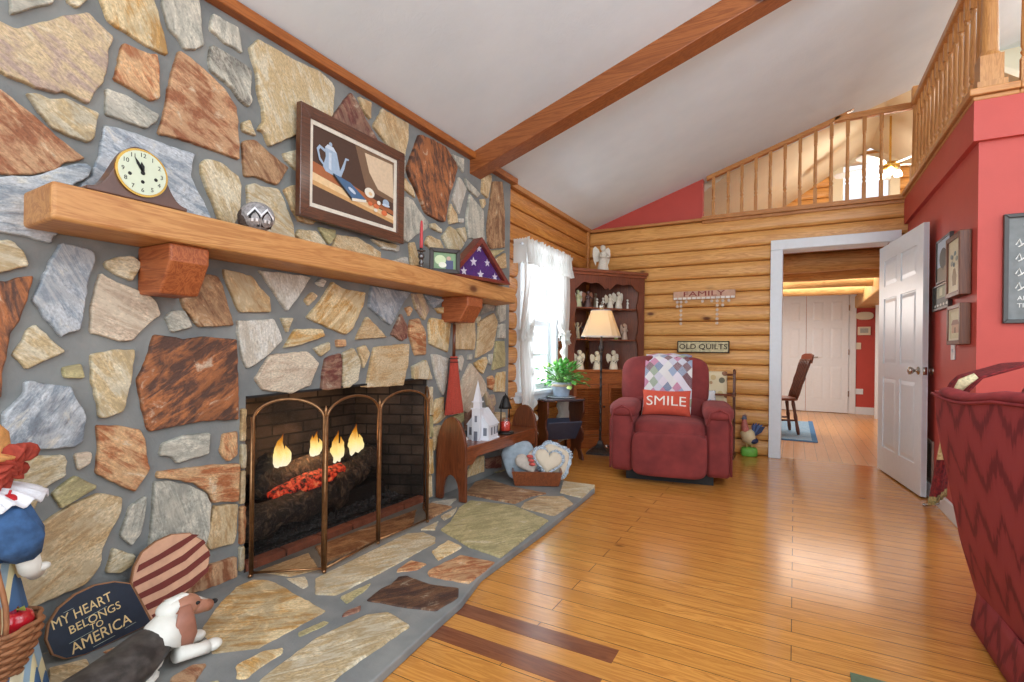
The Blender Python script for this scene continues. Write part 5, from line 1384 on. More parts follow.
# angel figurines
GA='angel figurines in the corner cabinet'
def angel(name,label,M,h,cb,cw_,style,grp=GA,cat='figurine'):
    t=thing(name,label,cat,M.to_translation(),M.to_euler().z,grp)
    def P(c): return plain('fig_%d_%d_%d'%c,c,.45,var=.12,scale=90,coat=.2)
    b=MB(); w={'slim':.13,'wide':.24,'chunky':.27}.get(style,.2)*h
    b.lathe([(w*.98,0),(w,h*.02),(w*.86,h*.2),(w*.62,h*.45),(w*.5,h*.6),(w*.58,h*.68),(w*.42,h*.74),(w*.16,h*.78),(w*.15,h*.80)],(0,0,0),16,sy=.75)
    hr=h*(.115 if style!='chunky' else .15)
    obj('robe',b,P(cb),t,smooth=True)
    b=MB(); b.sup((0,0,h*.80+hr*.8),(hr*.8,hr*.8,hr),1,1,14,10); b.sup((0,hr*.2,h*.80+hr*1.0),(hr*.92,hr*.85,hr*.9),1,1,14,10); obj('head',b,P(tuple(min(255,int(x*1.0)) for x in cb)),t,smooth=True)
    b=MB()
    for s in (-1,1):
        if style=='raised': b.tube([(s*w*.5,0,h*.68),(s*w*.9,-.01,h*.80),(s*w*1.3,-.01,h*1.0)],[h*.035,h*.03,h*.02],8)
        else: b.tube([(s*w*.5,0,h*.69),(s*w*.75,-w*.5,h*.55),(s*w*.1,-w*.85,h*.56)],[h*.05,h*.045,h*.03],8)
    obj('arm',b,P(cb),t,smooth=True)
    if cw_:
        for s in (-1,1):
            b=MB(); k=1 if style!='folded' else .8
            pts=[(s*w*.1,h*.62),(s*w*.5,h*.86),(s*w*1.15*k,h*(.97)),(s*w*1.5*k,h*.88),(s*w*1.55*k,h*.66),(s*w*1.35*k,h*.42),(s*w*1.0*k,h*.26),(s*w*.9*k,h*.40),(s*w*.5,h*.42),(s*w*.1,h*.45)]
            if style=='chunky': pts=[(x*.95,min(z,h*.95)*.82+h*.12) for x,z in pts]
            b.prism([(x,w*.45,z) for x,z in pts],(0,w*.18,0)); obj('wing',b,P(cw_),t,bevel=h*.008)
    return t
def cabpos(px,py,yl,z):   # place on a shelf at local depth yl
    # local plane y=yl: find x so that it projects to px
    lo,hi=-hw,hw
    for _ in range(40):
        m=(lo+hi)/2; w_=cabM@Vector((m,yl,z)); 
        if proj(*w_)[0]<px: lo=m
        else: hi=m
    return cabM@Mt(((lo+hi)/2,yl,z))
cer=(226,218,200); wh=(232,228,218)
top=[(578,.19,(200,204,160),(214,210,196),'wide','white angel with a green and yellow dress, leftmost on the top shelf'),
(588,.185,(92,64,60),(150,96,70),'wide','dark brown figurine with tan bonnet, second from left on the top shelf'),
(595.5,.165,(96,80,60),None,'plain','small dark tree-like figurine behind the little white one, top shelf'),
(603,.12,wh,None,'slim','slim white praying figurine at the middle of the top shelf'),
(610,.165,cer,(216,206,186),'wide','cream winged angel right of the slim figurine on the top shelf'),
(618.5,.195,cer,(222,214,198),'wide','tallest cream winged angel on the top shelf'),
(627.5,.115,wh,None,'slim','lone small white figurine at the right end of the top shelf')]
for px,h,c1,c2,stl,lb in top: angel('figurine',lb,cabpos(px,0,.10,SZs[2]),h,c1,c2,stl)
angel('figurine','tiny white figurine in front of the dark ones on the top shelf',cabpos(597,0,.05,SZs[2]),.10,wh,None,'slim')
midr=[(577.5,.18,(202,190,160),None,'raised','tan figurine with raised arms at the left of the middle shelf'),
(582.5,.14,(70,74,92),None,'slim','narrow dark blue figurine beside the raised-arm one, middle shelf'),
(616,.12,(140,150,84),(150,150,100),'plain','small green figurine right of the lampshade on the middle shelf'),
(624.5,.185,(206,178,156),(196,168,148),'folded','pinkish tan angel with long wings at the right of the middle shelf')]
for px,h,c1,c2,stl,lb in midr: angel('figurine',lb,cabpos(px,0,.11,SZs[1]),h,c1,c2,stl)
b=MB(); b.lathe([(.011,0),(.011,.15),(.009,.155)],(0,0,0),12); pz=cabpos(586,0,.09,SZs[1]).to_translation(); tag(obj('pillar_candle',b,plain('salmon_wax',(206,140,112),.5),smooth=True,loc=pz),'thin salmon candle on the middle shelf just left of the lampshade','candle')
for px,h,lb in ((579.5,.20,'cream ceramic angel leftmost of the three on the bottom shelf'),(597,.19,'cream ceramic angel behind the lamp pole on the bottom shelf'),(613.5,.20,'cream ceramic angel rightmost of the three on the bottom shelf')):
    a=angel('figurine',lb,cabpos(px,0,.07,SZs[0]),h,(230,222,200),(232,224,204),'chunky')
    b=MB(); hh2=h
    for s in (-1,1): b.sup((s*h*.10,-h*.17,h*.45),(h*.03,h*.02,h*.04),1,1,8,6)
    b.sup((0,-h*.20,h*.38),(h*.04,h*.02,h*.03),1,1,8,6); obj('painted_trim',b,plain('fig_green_brown',(84,92,66),.6),a)
a=angel('figurine','large white angel standing on top of the corner cabinet',cabpos(603,0,.16,H1+.035),.31,(226,220,206),(230,226,214),'wide')
# ================================================================== recliner
m_vel=NT('burgundy_chenille'); v=m_vel.coord(); nn=m_vel.noise(v,60,3); m_vel.bump(m_vel.noise(v,260,2),.35,.004)
m_vel=m_vel.base(m_vel.ramp(m_vel.noise(v,7,4),[(.3,lin((108,38,38))),(.7,lin((138,52,50)))]),.85); 
_b=m_vel.node_tree.nodes['Principled BSDF']; _b.inputs['Sheen Weight'].default_value=.15; _b.inputs['Sheen Tint'].default_value=lin((230,150,150))
RC=onz(681,484); ra=math.radians(10)
t=thing('recliner','burgundy fabric recliner draped with a patchwork throw','armchair',(-.95,4.60,0),ra)
t.scale=(.95,.95,.97)
def cush(name,c,r,e1=.35,e2=.35,M=None,mt=m_vel,par=None,n=40,k=24):
    b=MB(); b.sup(c,r,e1,e2,n,k,M=M); return obj(name,b,mt,par or t,smooth=True)
b=MB(); b.box(-.36,.36,-.36,.36,.0,.10); obj('base',b,m_blackp,t)
cush('back_cushion',(-.07,.29,.80),(.41,.15,.25),.45,.5,Matrix.Rotation(-.16,3,'X'))
cush('lumbar_cushion',(-.05,.235,.52),(.375,.15,.18),.5,.45,Matrix.Rotation(-.12,3,'X'))
cush('seat_cushion',(0,-.12,.42),(.30,.36,.105),.45,.35)
cush('footrest',(0,-.44,.245),(.305,.075,.185),.35,.25)
cush('skirt_panel',(0,.0,.26),(.42,.42,.17),.25,.25)
for s in (-1,1):
    cush('arm',(s*.395,-.03,.33),(.105,.41,.27),.25,.3)
    cush('arm_pad',(s*.395,-.04,.585),(.125,.42,.075),.7,.45)
    b=MB(); b.tube([(s*.30,-.448,.50),(s*.33,-.452,.60),(s*.395,-.456,.635),(s*.46,-.452,.60),(s*.49,-.448,.50),(s*.49,-.44,.10)],.008,8); obj('piping',b,m_vel,t,smooth=True)
b=MB(); b.tube([(-.50,-.2,.24),(-.53,-.22,.24),(-.54,-.30,.25)],.011,8); b.sup((-.54,-.31,.25),(.016,.03,.016),1,1,10,8); obj('recline_lever',b,m_nickel,t,smooth=True)
# patchwork throw
m_pw=NT('patchwork'); uvn=m_pw.n('ShaderNodeUVMap'); mp=m_pw.n('ShaderNodeMapping'); m_pw.l(uvn.outputs[0],mp.inputs[0]); mp.inputs['Rotation'].default_value=(0,0,PI/4); mp.inputs['Scale'].default_value=(17,17,1)
fx=m_pw.n('ShaderNodeVectorMath',operation='FLOOR'); m_pw.l(mp.outputs[0],fx.inputs[0]); wn=m_pw.n('ShaderNodeTexWhiteNoise',noise_dimensions='2D'); m_pw.l(fx.outputs[0],wn.inputs['Vector'])
c_=m_pw.ramp(wn.outputs['Value'],[(0,lin((158,172,196))),(.16,lin((226,224,222))),(.34,lin((196,130,158))),(.48,lin((150,166,140))),(.60,lin((222,214,224))),(.74,lin((104,40,52))),(.82,lin((196,196,210))),(.92,lin((110,128,160)))],'CONSTANT')
sp=m_pw.sep(mp.outputs[0]); st1=m_pw.math('GREATER_THAN',m_pw.math('FRACT',m_pw.math('MULTIPLY',sp[0],6)),.7); st2=m_pw.math('GREATER_THAN',m_pw.math('FRACT',m_pw.math('MULTIPLY',sp[1],6)),.75)
w2=m_pw.n('ShaderNodeSeparateXYZ'); m_pw.l(wn.outputs['Color'],w2.inputs[0])
st=m_pw.math('MULTIPLY',m_pw.math('MAXIMUM',st1,m_pw.math('MULTIPLY',st2,m_pw.math('GREATER_THAN',w2.outputs[1],.5))),m_pw.math('MULTIPLY',w2.outputs[0],.55))
m_pw.bump(m_pw.noise(m_pw.coord(),160,2),.3,.003)
m_pw=m_pw.base(m_pw.mix(st,c_,lin((236,234,236))),.95)
def thr(u,v):
    x=-.26+.42*u+.02*math.sin(v*3)
    # path over the top of the back, then down the front
    path=[(.47,.62),(.455,.98),(.40,1.062),(.30,1.07),(.20,1.02),(.155,.88),(.135,.72),(.09,.60),(.07,.51)]
    s=v*(len(path)-1); i=min(len(path)-2,int(s)); f_=s-i; 
    def cr(a,b_,c,d,t_): return .5*((2*b_)+(-a+c)*t_+(2*a-5*b_+4*c-d)*t_*t_+(-a+3*b_-3*c+d)*t_**3)
    g0=path[max(0,i-1)];g1=path[i];g2=path[i+1];g3=path[min(len(path)-1,i+2)]
    y=cr(g0[0],g1[0],g2[0],g3[0],f_); z=cr(g0[1],g1[1],g2[1],g3[1],f_)
    return (x*(1+.05*v),y-.012+.004*math.sin(u*14),z+.004*math.sin(u*20+v*8)-.012*(2*u-1)**2)
b=MB(); b.grid(thr,30,60,uvs=(.42*1.0,1.05))
o=obj('patchwork_throw',b,m_pw,smooth=True,solid=.012); o.location=(-.95,4.60,0); o.rotation_euler=(0,0,ra); o.scale=(.95,.95,.97)
tag(o,'pastel patchwork quilt throw over the back of the burgundy recliner','quilt')
# smile pillow
rM=Mt((-.95,4.60,0),0,0,ra)@Matrix.Diagonal((.95,.95,.97,1))
PMl=Mt((-.04,-.045,.635),1.25,0,.0); PM=rM@PMl
t=thing('throw_pillow','orange-red oblong pillow reading SMILE on the recliner seat','pillow',PM.to_translation(),0)
Mi=Matrix.Translation(-PM.to_translation())@PM
def pil(u,v,sg):
    x=(2*u-1);y=(2*v-1); k=((1-x**2)*(1-y**2)); e=max(0,k)**.42
    sx=1-.06*(1-abs(y))**1 ; sy=1-.10*(1-abs(x)) 
    return Mi@Vector((x*.215*(1-.05*(1-y*y)),y*.12*(1-.10*(1-x*x)),sg*.065*e))
b=MB(); b.grid(lambda u,v:pil(u,v,1),24,16); b.grid(lambda u,v:pil(u,v,-1),24,16)
m_cor=plain('coral_canvas',(206,84,62),.9,var=.06,scale=40,bump=.2,bscale=400)
pilo=obj('cushion',b,m_cor,t,smooth=True)
b=MB(); bt=MB(); bt.text('SMILE',.125,Matrix.Identity(4),0,sx=1.15)
# give the lettering the curve of the cushion
for v_ in list(bt.v):
    pass
b.v=[]; vs=[]
for (x,y,z) in bt.v:
    X_,Y_=x/.215,y/.12; e=max(0,(1-X_**2)*(1-Y_**2))**.42; vs.append(tuple(Mi@Vector((x,y,.065*e+.004))))
b.add(vs,bt.f); obj('lettering',b,plain('white_lettering',(238,228,216),.9),t)
# quilt rack
t=thing('quilt_rack','dark wooden quilt rack standing against the log wall behind the recliner','quilt rack',(-.86,5.58,0))
for s in (-1,1):
    b=MB(); b.box(s*.33-.012,s*.33+.012,-.11,.11,0,.04); b.box(s*.33-.012,s*.33+.012,-.02,.02,.04,.86); b.box(s*.33-.012,s*.33+.012,-.09,.09,.62,.66); b.sup((s*.33,0,.87),(.016,.03,.03),1,1,10,8); obj('side_frame',b,m_dkwood,t,bevel=.003)
for y,z in ((-.08,.64),(.08,.64),(0,.84)): b=MB(); b.cyl((-.33,y,z),(.33,y,z),.011); obj('rail',b,m_dkwoodY,t,smooth=True)
def hang(x0,x1,y,zt,zb1,zb2):
    def f(u,v):
        a=v*2-1; x=x0+(x1-x0)*u
        if abs(a)<.12: th_=a/.12*PI/2; return (x,y+.02*math.sin(th_),zt+.018*math.cos(th_)-.018+.006)
        k=(abs(a)-.12)/.88; s=1 if a>0 else -1; return (x,y+s*(.02+.006*math.sin(u*9)),zt-.012-(zt-(zb1 if s<0 else zb2))*k)
    return f
m_q1=NT('leaf_quilt'); vo=m_q1.n('ShaderNodeTexVoronoi'); m_q1.l(m_q1.coord(),vo.inputs['Vector']); vo.inputs['Scale'].default_value=13
c_=m_q1.ramp(m_q1.sep(vo.outputs['Color'])[0],[(0,lin((150,106,80))),(.3,lin((190,150,110))),(.55,lin((214,190,140))),(.75,lin((120,116,96)))],'CONSTANT')
m_q1=m_q1.base(m_q1.mix(m_q1.math('LESS_THAN',vo.outputs['Distance'],.40),lin((228,212,176)),c_),.95)
m_q2=NT('blue_sprig_quilt'); nn=m_q2.noise(m_q2.coord(),26,3,.6,1.0); m_q2=m_q2.base(m_q2.ramp(nn,[(.34,lin((104,134,180))),(.44,lin((214,222,232))),(.5,lin((234,234,236)))]),.95)
b=MB(); b.grid(hang(-.28,.26,0,.86,.30,.30),10,30); o=obj('folded_quilt',b,m_q1,smooth=True,solid=.012,loc=(-.86,5.58,0)); tag(o,'cream quilt with tan and brown leaves on the rack behind','quilt')
b=MB(); b.grid(hang(-.30,.16,-.08,.665,.28,.34),10,30); o=obj('folded_quilt',b,m_q2,smooth=True,solid=.012,loc=(-.86,5.58,0)); tag(o,'white quilt with blue flower sprigs over the front rail of the rack','quilt')
# rooster
rp=onz(749,456); t=thing('rooster_figure','painted rooster figure on a green base beside the doorway','rooster figure',(rp.x,rp.y,0),.12); t.scale=(.80,.9,.98)
gb=MB(); gb.sup((0,0,.045),(.10,.07,.05),.5,.6,20,10); obj('grass_base',gb,plain('bright_green_paint',(110,180,70),.5,var=.15),t,smooth=True)
b=MB(); 
for s in (-1,1): b.cyl((s*.03+.01,0,.16),(s*.03,-.01,.085),.010,.009)
obj('leg',b,plain('yellowish_leg',(214,176,110),.5),t)
b=MB(); b.tube([(-.085,0,.26),(-.04,0,.215),(.02,0,.20),(.07,0,.21)],[.035,.075,.085,.045],16); obj('body',b,plain('cream_feather_paint',(228,210,168),.5,var=.1,scale=30),t,smooth=True)
b=MB(); b.tube([(-.03,0,.22),(-.055,0,.30),(-.06,0,.37),(-.055,0,.40)],[.055,.045,.030,.012],14); obj('neck',b,plain('rosy_neck_paint',(190,110,100),.5,var=.3,scale=60),t,smooth=True)
b=MB(); b.sup((-.06,0,.392),(.030,.022,.028),1,1,14,10); b.add([(-.085,-.008,.39),(-.085,.008,.39),(-.085,0,.40),(-.115,0,.386)],[(0,1,3),(1,2,3),(2,0,3)]); obj('head',b,plain('grey_blue_head',(96,104,124),.5),t,smooth=True)
b=MB(); b.prism([(-.085,-.005,.41),(-.075,-.005,.44),(-.065,-.005,.42),(-.052,-.005,.45),(-.042,-.005,.42),(-.03,-.005,.435),(-.035,-.005,.40)],(0,.01,0)); b.prism([(-.09,-.005,.38),(-.08,-.005,.35),(-.07,-.005,.375)],(0,.01,0)); obj('comb',b,plain('comb_grey_red',(120,84,92),.5),t)
for k in range(5):
    b=MB(); a=.72+.20*k; r=.185-.008*k; px_,pz=.045,.20
    b.prism([(px_,-.012+.004*k,pz),(px_+r*.6*math.cos(a-.2),-.012+.004*k,pz+r*.6*math.sin(a-.2)),(px_+r*math.cos(a),-.012+.004*k,pz+r*math.sin(a)),(px_+r*.75*math.cos(a+.25),-.012+.004*k,pz+r*.75*math.sin(a+.25))],(0,.009,0)); obj('tail_feather',b,plain('navy_tail' if k%2==0 else 'blue_tail',(32,48,92) if k%2==0 else (70,98,150),.5),t,bevel=.002)
b=MB(); b.sup((.04,-.0,.165),(.07,.075,.035),1,1,18,10); obj('under_feathers',b,plain('navy_tail',(32,48,92),.5),t,smooth=True)
# signs on the log wall
t0=ony(673,291,5.80); t1=ony(735,299,5.80); cx_=(t0.x+t1.x)/2; cz_=(1.645+1.735)/2; ww=t1.x-t0.x
t=thing('family_sign','rustic FAMILY sign with rows of hanging tags on the log wall','sign',(cx_,5.835,cz_))
Mw=onwall((0,-1,0),(0,0,0))
b=MB(); b.box(-ww/2,ww/2,-.045,.045,0,.012,M=Mw); bd=obj('board',b,plain('washed_pink_board',(206,166,142),.8,var=.15,scale=14),t)
b=MB(); b.text('FAMILY',.076,Mw@Matrix.Translation((0,.011,.013)),.001,sx=1.75); obj('lettering',b,plain('brick_red_letters',(140,52,44),.7),bd)
b=MB()
for k in range(13): x=-ww/2+.024+k*(ww-.048)/12; b.box(x-.019,x+.019,-.045,-.022,.012,.016,M=Mw)
obj('calendar_tile',b,plain('white_tile',(232,226,216),.6),bd)
m_tag=plain('round_wood_tag',(216,196,178),.6,var=.2,scale=80)
k=0
for x,n_ in ((-.275,2),(-.235,6),(-.18,1),(-.01,1),(.085,1),(.14,6),(.195,2),(.255,1)):
    b=MB()
    for j in range(n_):
        z=-.070-.048*j; b.lathe([(.001,.004),(.015,.004),(.016,.008),(.001,.010)],M=Mw@Matrix.Translation((x,z,0)),n=12)
        b.tube([Mw@Vector((x,z+.015,.007)),Mw@Vector((x,z+.033,.007))],.0015,5)
    obj('hanging_tag',b,m_tag,t)
q0=ony(677,341,5.80); q1=ony(729,353,5.80)
def pic_quilts(t,M,W,H_):
    b=MB(); b.box(-W,W,-H_,H_,.004,.007,M=M); bd=obj('panel',b,plain('aged_cream_mottled',(204,194,156),.8,var=.3,scale=40),t)
    b=MB(); b.text('OLD QUILTS',.078,M@Matrix.Translation((0,0,.008)),.001,sx=1.13,bold=.001); obj('lettering',b,plain('dark_brown_letters',(70,54,44),.8),bd)
framed('quilts_sign','narrow framed OLD QUILTS sign on the log wall above the recliner','sign',onwall((0,-1,0),((q0.x+q1.x)/2,5.835,(1.187+1.062)/2)),q1.x-q0.x,.128,.010,.014,m_blackp,pic_quilts)
# pictures on the red wall
def pic_tree(t,M,W,H_):
    obj('print',layer(M,[(0,rect(-W,W,-H_,H_)),(1,rect(-W,W,-H_,-H_*.3)),(2,ell(-W*.1,H_*.1,W*.55,H_*.5)),(2,ell(W*.3,0,W*.35,H_*.35)),(3,rect(-W*.1,W*.0,-H_*.5,0))],None),[pm((178,196,214)),pm((120,108,84)),pm((54,58,52)),pm((60,46,38))],t)
def pic_mirror(t,M,W,H_):
    obj('print',layer(M,[(0,rect(-W,W,-H_,H_)),(1,rect(-W*.6,W*.9,-H_*.1,H_)),(2,rect(-W*.2,W*.2,H_*.1,H_*.8))]+[(3,ell(-W*.8+W*.4*k,-H_*.75,W*.12,H_*.12)) for k in range(5)],None),[pm((40,44,36)),pm((124,128,92)),pm((196,190,150)),pm((214,214,204))],t)
def pic_vase(t,M,W,H_):
    sh=[(0,rect(-W,W,-H_,H_)),(1,[(-W*.25,-H_*.75),(W*.35,-H_*.75),(W*.42,-H_*.4),(W*.2,-H_*.1),(-W*.15,-H_*.1),(-W*.35,-H_*.4)])]+[(2+(k%2),ell(W*.45*math.cos(k*1.3),H_*.25+H_*.22*math.sin(k*1.9),W*.16,H_*.09)) for k in range(9)]
    obj('print',layer(M,sh,None),[pm((214,206,176)),pm((146,126,92)),pm((96,120,120)),pm((150,160,150))],t)
def pic_house(t,M,W,H_):
    obj('print',layer(M,[(0,rect(-W,W,-H_,H_)),(1,rect(-W*.7,W*.7,-H_*.6,0)),(2,[(-W*.8,0),(W*.8,0),(W*.5,H_*.35),(-W*.5,H_*.35)]),(3,rect(-W*.1,W*.1,-H_*.6,-H_*.2))],None),[pm((206,198,160)),pm((190,150,120)),pm((150,110,90)),pm((96,76,60))],t)
m_fd=plain('dark_thin_frame',(50,44,40),.35,coat=.3); m_fw=wood('walnut_box_frame',(122,70,40),(86,48,28),'Z',.4,1.3)
def rw(y0,y1,z0,z1,*a,**k): 
    return framed(*a,M=onwall((-1,0,0),(XR-.002,(y0+y1)/2,(z0+z1)/2)),w=abs(y1-y0),h=abs(z1-z0),**k)
GF='framed pictures on the red hall wall'
rw(4.28,4.66,1.56,1.87,'picture_frame','thin dark frame with a dark tree, upper left on the red wall','picture',fw=.016,dep=.022,lift=.010,mt=m_fd,pic=pic_tree,mat_w=0,group=GF)
rw(4.30,4.74,1.375,1.555,'picture_frame','dark green framed print, hanging lower left below the tree picture','picture',fw=.016,dep=.024,lift=.012,mt=m_fd,pic=pic_mirror,group=GF)
rw(3.90,4.22,1.42,1.80,'picture_frame','deep brown wooden frame with a vase of flowers on the red wall','picture',fw=.03,dep=.055,lift=.040,mt=m_fw,pic=pic_vase,group=GF)
rw(3.90,4.20,1.125,1.37,'picture_frame','small brown frame with a pale print below the vase picture','picture',fw=.026,dep=.05,lift=.034,mt=m_fw,pic=pic_house,mat_w=.012,group=GF)
b=MB(); yy=4.265; b.box(XR-.007,XR-.001,yy-.045,yy+.045,1.03,1.15); b.box(XR-.013,XR-.007,yy-.008,yy+.008,1.08,1.10); tag(obj('light_switch',b,m_white,bevel=.002),'white light switch plate on the red wall below the pictures','switch')
t=thing('air_grille','brownish return air grille low on the red wall behind the door','grille',(XR-.001,4.93,.27))
b=MB(); 
for (y0,y1,z0,z1) in ((-.17,.17,.13,.155),(-.17,.17,-.155,-.13),(-.17,-.15,-.13,.13),(.15,.17,-.13,.13)): b.box(-.012,0,y0,y1,z0,z1)
obj('frame',b,plain('taupe_metal',(150,132,120),.5),t); b=MB()
for k in range(18): b.box(-.010,-.002,-.15,.15,-.13+k*.0145,-.122+k*.0145)
obj('slats',b,plain('taupe_metal_dark',(120,102,92),.5),t)
b=MB(); b.tube([(XR-.10,4.50,.012),(XR-.03,4.50,.03),(XR-.005,4.50,.05)],.007,8); b.sup((XR-.10,4.5,.014),(.012,.012,.012)); tag(obj('door_stop',b,m_nickel,smooth=True),'small metal spring door stop on the baseboard','door stop')
# chalk style sign on the front wall
s0=ony(1004,214,3.78); 
def pic_chalk(t,M,W,H_):
    b=MB(); b.box(-W,W,-H_,H_,.004,.008,M=M)
    for k in range(1,6): b.box(-W+2*W*k/6-.0015,-W+2*W*k/6+.0015,-H_,H_,.008,.0085,m=1,M=M)
    bd=obj('board',b,[plain('grey_slate_planks',(128,132,132),.8,var=.15,scale=18),plain('plank_gap',(60,58,56),.9)],t)
    b=MB()
    def sw(pts): b.tube([M@Vector((x,y,.0105)) for x,y in pts],.0035,6)
    x0=-W
    sw([(x0+.075,.19),(x0+.065,.24),(x0+.085,.28),(x0+.10,.23),(x0+.08,.18),(x0+.12,.17)])
    for k,(zz) in enumerate((.13,.05,-.03,-.11)):
        sw([(x0+.03,zz),(x0+.045,zz+.03),(x0+.055,zz-.005),(x0+.04,zz-.012),(x0+.07,zz+.01),(x0+.085,zz+.028),(x0+.08,zz-.01),(x0+.11,zz+.012),(x0+.13,zz-.008),(x0+.17,zz+.014),(x0+.20,zz-.008),(x0+.25,zz+.01),(x0+.30,zz)])
    obj('script_strokes',b,plain('chalk_white',(232,232,228),.9),bd)
    b=MB(); b.text('AND',.034,M@Matrix.Translation((x0+.075,-.165,.009)),.001); b.text('TIS',.034,M@Matrix.Translation((x0+.06,-.205,.009)),.001); obj('lettering',b,plain('chalk_white',(232,232,228),.9),bd)
framed('wall_sign','grey plank sign with white script in a black frame on the red wall','sign',onwall((0,-1,0),(s0.x+.23,3.797,(1.842+1.238)/2)),.46,.604,.022,.022,m_fd,pic_chalk)
# ================================================================== armchair in the foreground with throw
m_ik=NT('burgundy_flame_stitch'); v=m_ik.coord(); sp=m_ik.sep(v)
zig=m_ik.math('PINGPONG',m_ik.math('ADD',sp[1],m_ik.math('MULTIPLY',sp[0],.3)),.07)
jit=m_ik.noise(m_ik.coord(scale=(95,95,4)),1.0,2)
k_=m_ik.math('ADD',m_ik.math('ADD',sp[2],m_ik.math('MULTIPLY',zig,1.7)),m_ik.math('MULTIPLY',jit,.10))
fr=m_ik.math('PINGPONG',m_ik.math('MULTIPLY',k_,5.2),.5)
jj=m_ik.math('MULTIPLY',m_ik.noise(v,5,2),.3)
c_=m_ik.ramp(m_ik.math('ADD',fr,jj),[(.22,lin((112,26,32))),(.30,lin((144,44,48))),(.5,lin((152,52,54)))])
m_ik.bump(m_ik.noise(v,300,2),.3,.003); m_ik=m_ik.base(c_,.75)
m_bv=NT('burgundy_velvet'); v=m_bv.coord(); m_bv=m_bv.base(m_bv.ramp(m_bv.noise(v,12,4),[(.3,lin((116,24,32))),(.7,lin((150,46,50)))]),.7)
t=thing('sofa','large burgundy flame-stitch sofa with its back to us at the right edge','sofa',(0,0,0))
PR=[(0,.49,.915),(.10,.497,.80),(.22,.512,.69),(.40,.536,.562),(.62,.574,.332),(.82,.621,.147),(1,.651,.045)]
def outer(u,v):
    for k in range(len(PR)-1):
        if v<=PR[k+1][0]+1e-9: break
    f_=(v-PR[k][0])/(PR[k+1][0]-PR[k][0]); x=PR[k][1]+(PR[k+1][1]-PR[k][1])*f_; z=PR[k][2]+(PR[k+1][2]-PR[k][2])*f_
    s_=1.15*u; bow=.26*s_*(1-v)-.02*math.sin(PI*min(1,s_*1.6))*(1-v)
    return Vector((x+bow,2.60-s_,z-.02*math.sin(min(1,u*3)*PI)*(1-v)))
b=MB(); b.grid(outer,30,30); b.grid(lambda u,v: outer(u,v)+Vector((.07,.02,0)),30,30)
for e in (0,1):
    b.grid(lambda u,v,e=e: outer(e,v)+Vector((.07*u,.02*u,0)),2,30); b.grid(lambda u,v,e=e: outer(v,e)+Vector((.07*u,.02*u,0)),2,30)
obj('outer_back',b,m_ik,t,smooth=True)
b=MB(); pts=[outer(k/30,0)+Vector((.03,.01,.004)) for k in range(31)]; b.tube(pts,[.008,.030]+[.036]*29,12,sy=.62); b.tube([p+Vector((-.036,0,-.016)) for p in pts],.006,8); obj('top_roll',b,m_bv,t,smooth=True)
for k,(yy,zz) in enumerate(((2.27,.80),(1.72,.80))):
    b=MB(); b.sup((.83,yy,zz),(.14,.29,.205),.6,.6,36,20,M=Euler((0,-.1,.0)).to_matrix()); obj('back_cushion',b,m_bv,t,smooth=True)
b=MB(); b.box(.72,1.45,1.45,2.66,.06,.36); obj('seat_base',b,m_ik,t,bevel=.02)
b=MB(); b.sup((1.12,2.05,.42),(.36,.58,.09),.4,.3,36,12); obj('seat_cushion',b,m_ik,t,smooth=True)
b=MB(); b.sup((1.1,2.70,.40),(.36,.10,.24),.35,.3,30,14); obj('arm',b,m_ik,t,smooth=True)
b=MB(); b.grid(lambda u,v: Vector((.628-.02*v,2.58-1.1*u,.16-.145*v)),20,4); obj('skirt',b,m_ik,t,smooth=True,solid=.010)
b=MB(); b.grid(lambda u,v: Vector((.648,2.585-.03*u,.155-.13*v)),2,4); obj('lining',b,plain('white_lining',(206,196,190),.9),t,solid=.003)
for x_,y_ in ((.74,2.5),(.74,1.6),(1.38,1.6),(1.38,2.55)): b=MB(); b.cyl((x_,y_,0),(x_,y_,.07),.025,.03); obj('foot',b,m_dkwood,t,smooth=True)
# throw with gold border hanging behind it
m_th=NT('red_tapestry_throw'); uvn=m_th.n('ShaderNodeUVMap'); sv=m_th.sep(uvn.outputs[0]); nn=m_th.noise(m_th.coord(),70,4,.7)
bs=m_th.ramp(nn,[(.4,lin((84,14,20))),(.6,lin((140,34,36)))]); gd=m_th.ramp(nn,[(.4,lin((186,156,104))),(.6,lin((226,206,160)))])
band=m_th.math('MULTIPLY',m_th.math('GREATER_THAN',sv[1],.80),m_th.math('LESS_THAN',sv[1],.865)); hem=m_th.math('GREATER_THAN',sv[1],.975)
c_=m_th.mix(band,bs,gd); c_=m_th.mix(hem,c_,m_th.ramp(nn,[(.4,lin((96,104,70))),(.6,lin((190,166,110)))])); m_th.bump(nn,.4,.004); m_th=m_th.base(c_,.9)
def thf(u,v):
    path=[(1.35,2.78,1.03),(1.0,2.76,1.04),(.80,2.74,1.02),(.655,2.72,.965),(.575,2.72,.86),(.548,2.74,.66),(.512,2.76,.415)]
    s=v*(len(path)-1); i=min(len(path)-2,int(s)); f_=s-i; p=Vector(path[i]).lerp(Vector(path[i+1]),f_*f_*(3-2*f_) if False else f_)
    w=.0+.50*u; fold=.012*math.sin(u*22+v*2)*min(1,v*1.5)
    spread=(u-.2)*.16*max(0,v-.6)/.4
    return Vector((p.x+fold+.10*u*max(0,v-.55)/.45,p.y+w*.55,p.z-.0+fold*.3-.06*u*max(0,v-.9)))
b=MB(); b.grid(thf,50,60); tag(obj('tapestry_throw',b,m_th,smooth=True,solid=.010),'dark red tapestry throw with a gold band hanging over the far end of the sofa','throw')
b=MB(); b.grid(lambda u,v: Vector((.99,3.0,.90))+Vector((.22*(u-.5)*1.0,.5*v,.03*math.sin(u*9)+.10*math.sin(PI*u))),12,6)
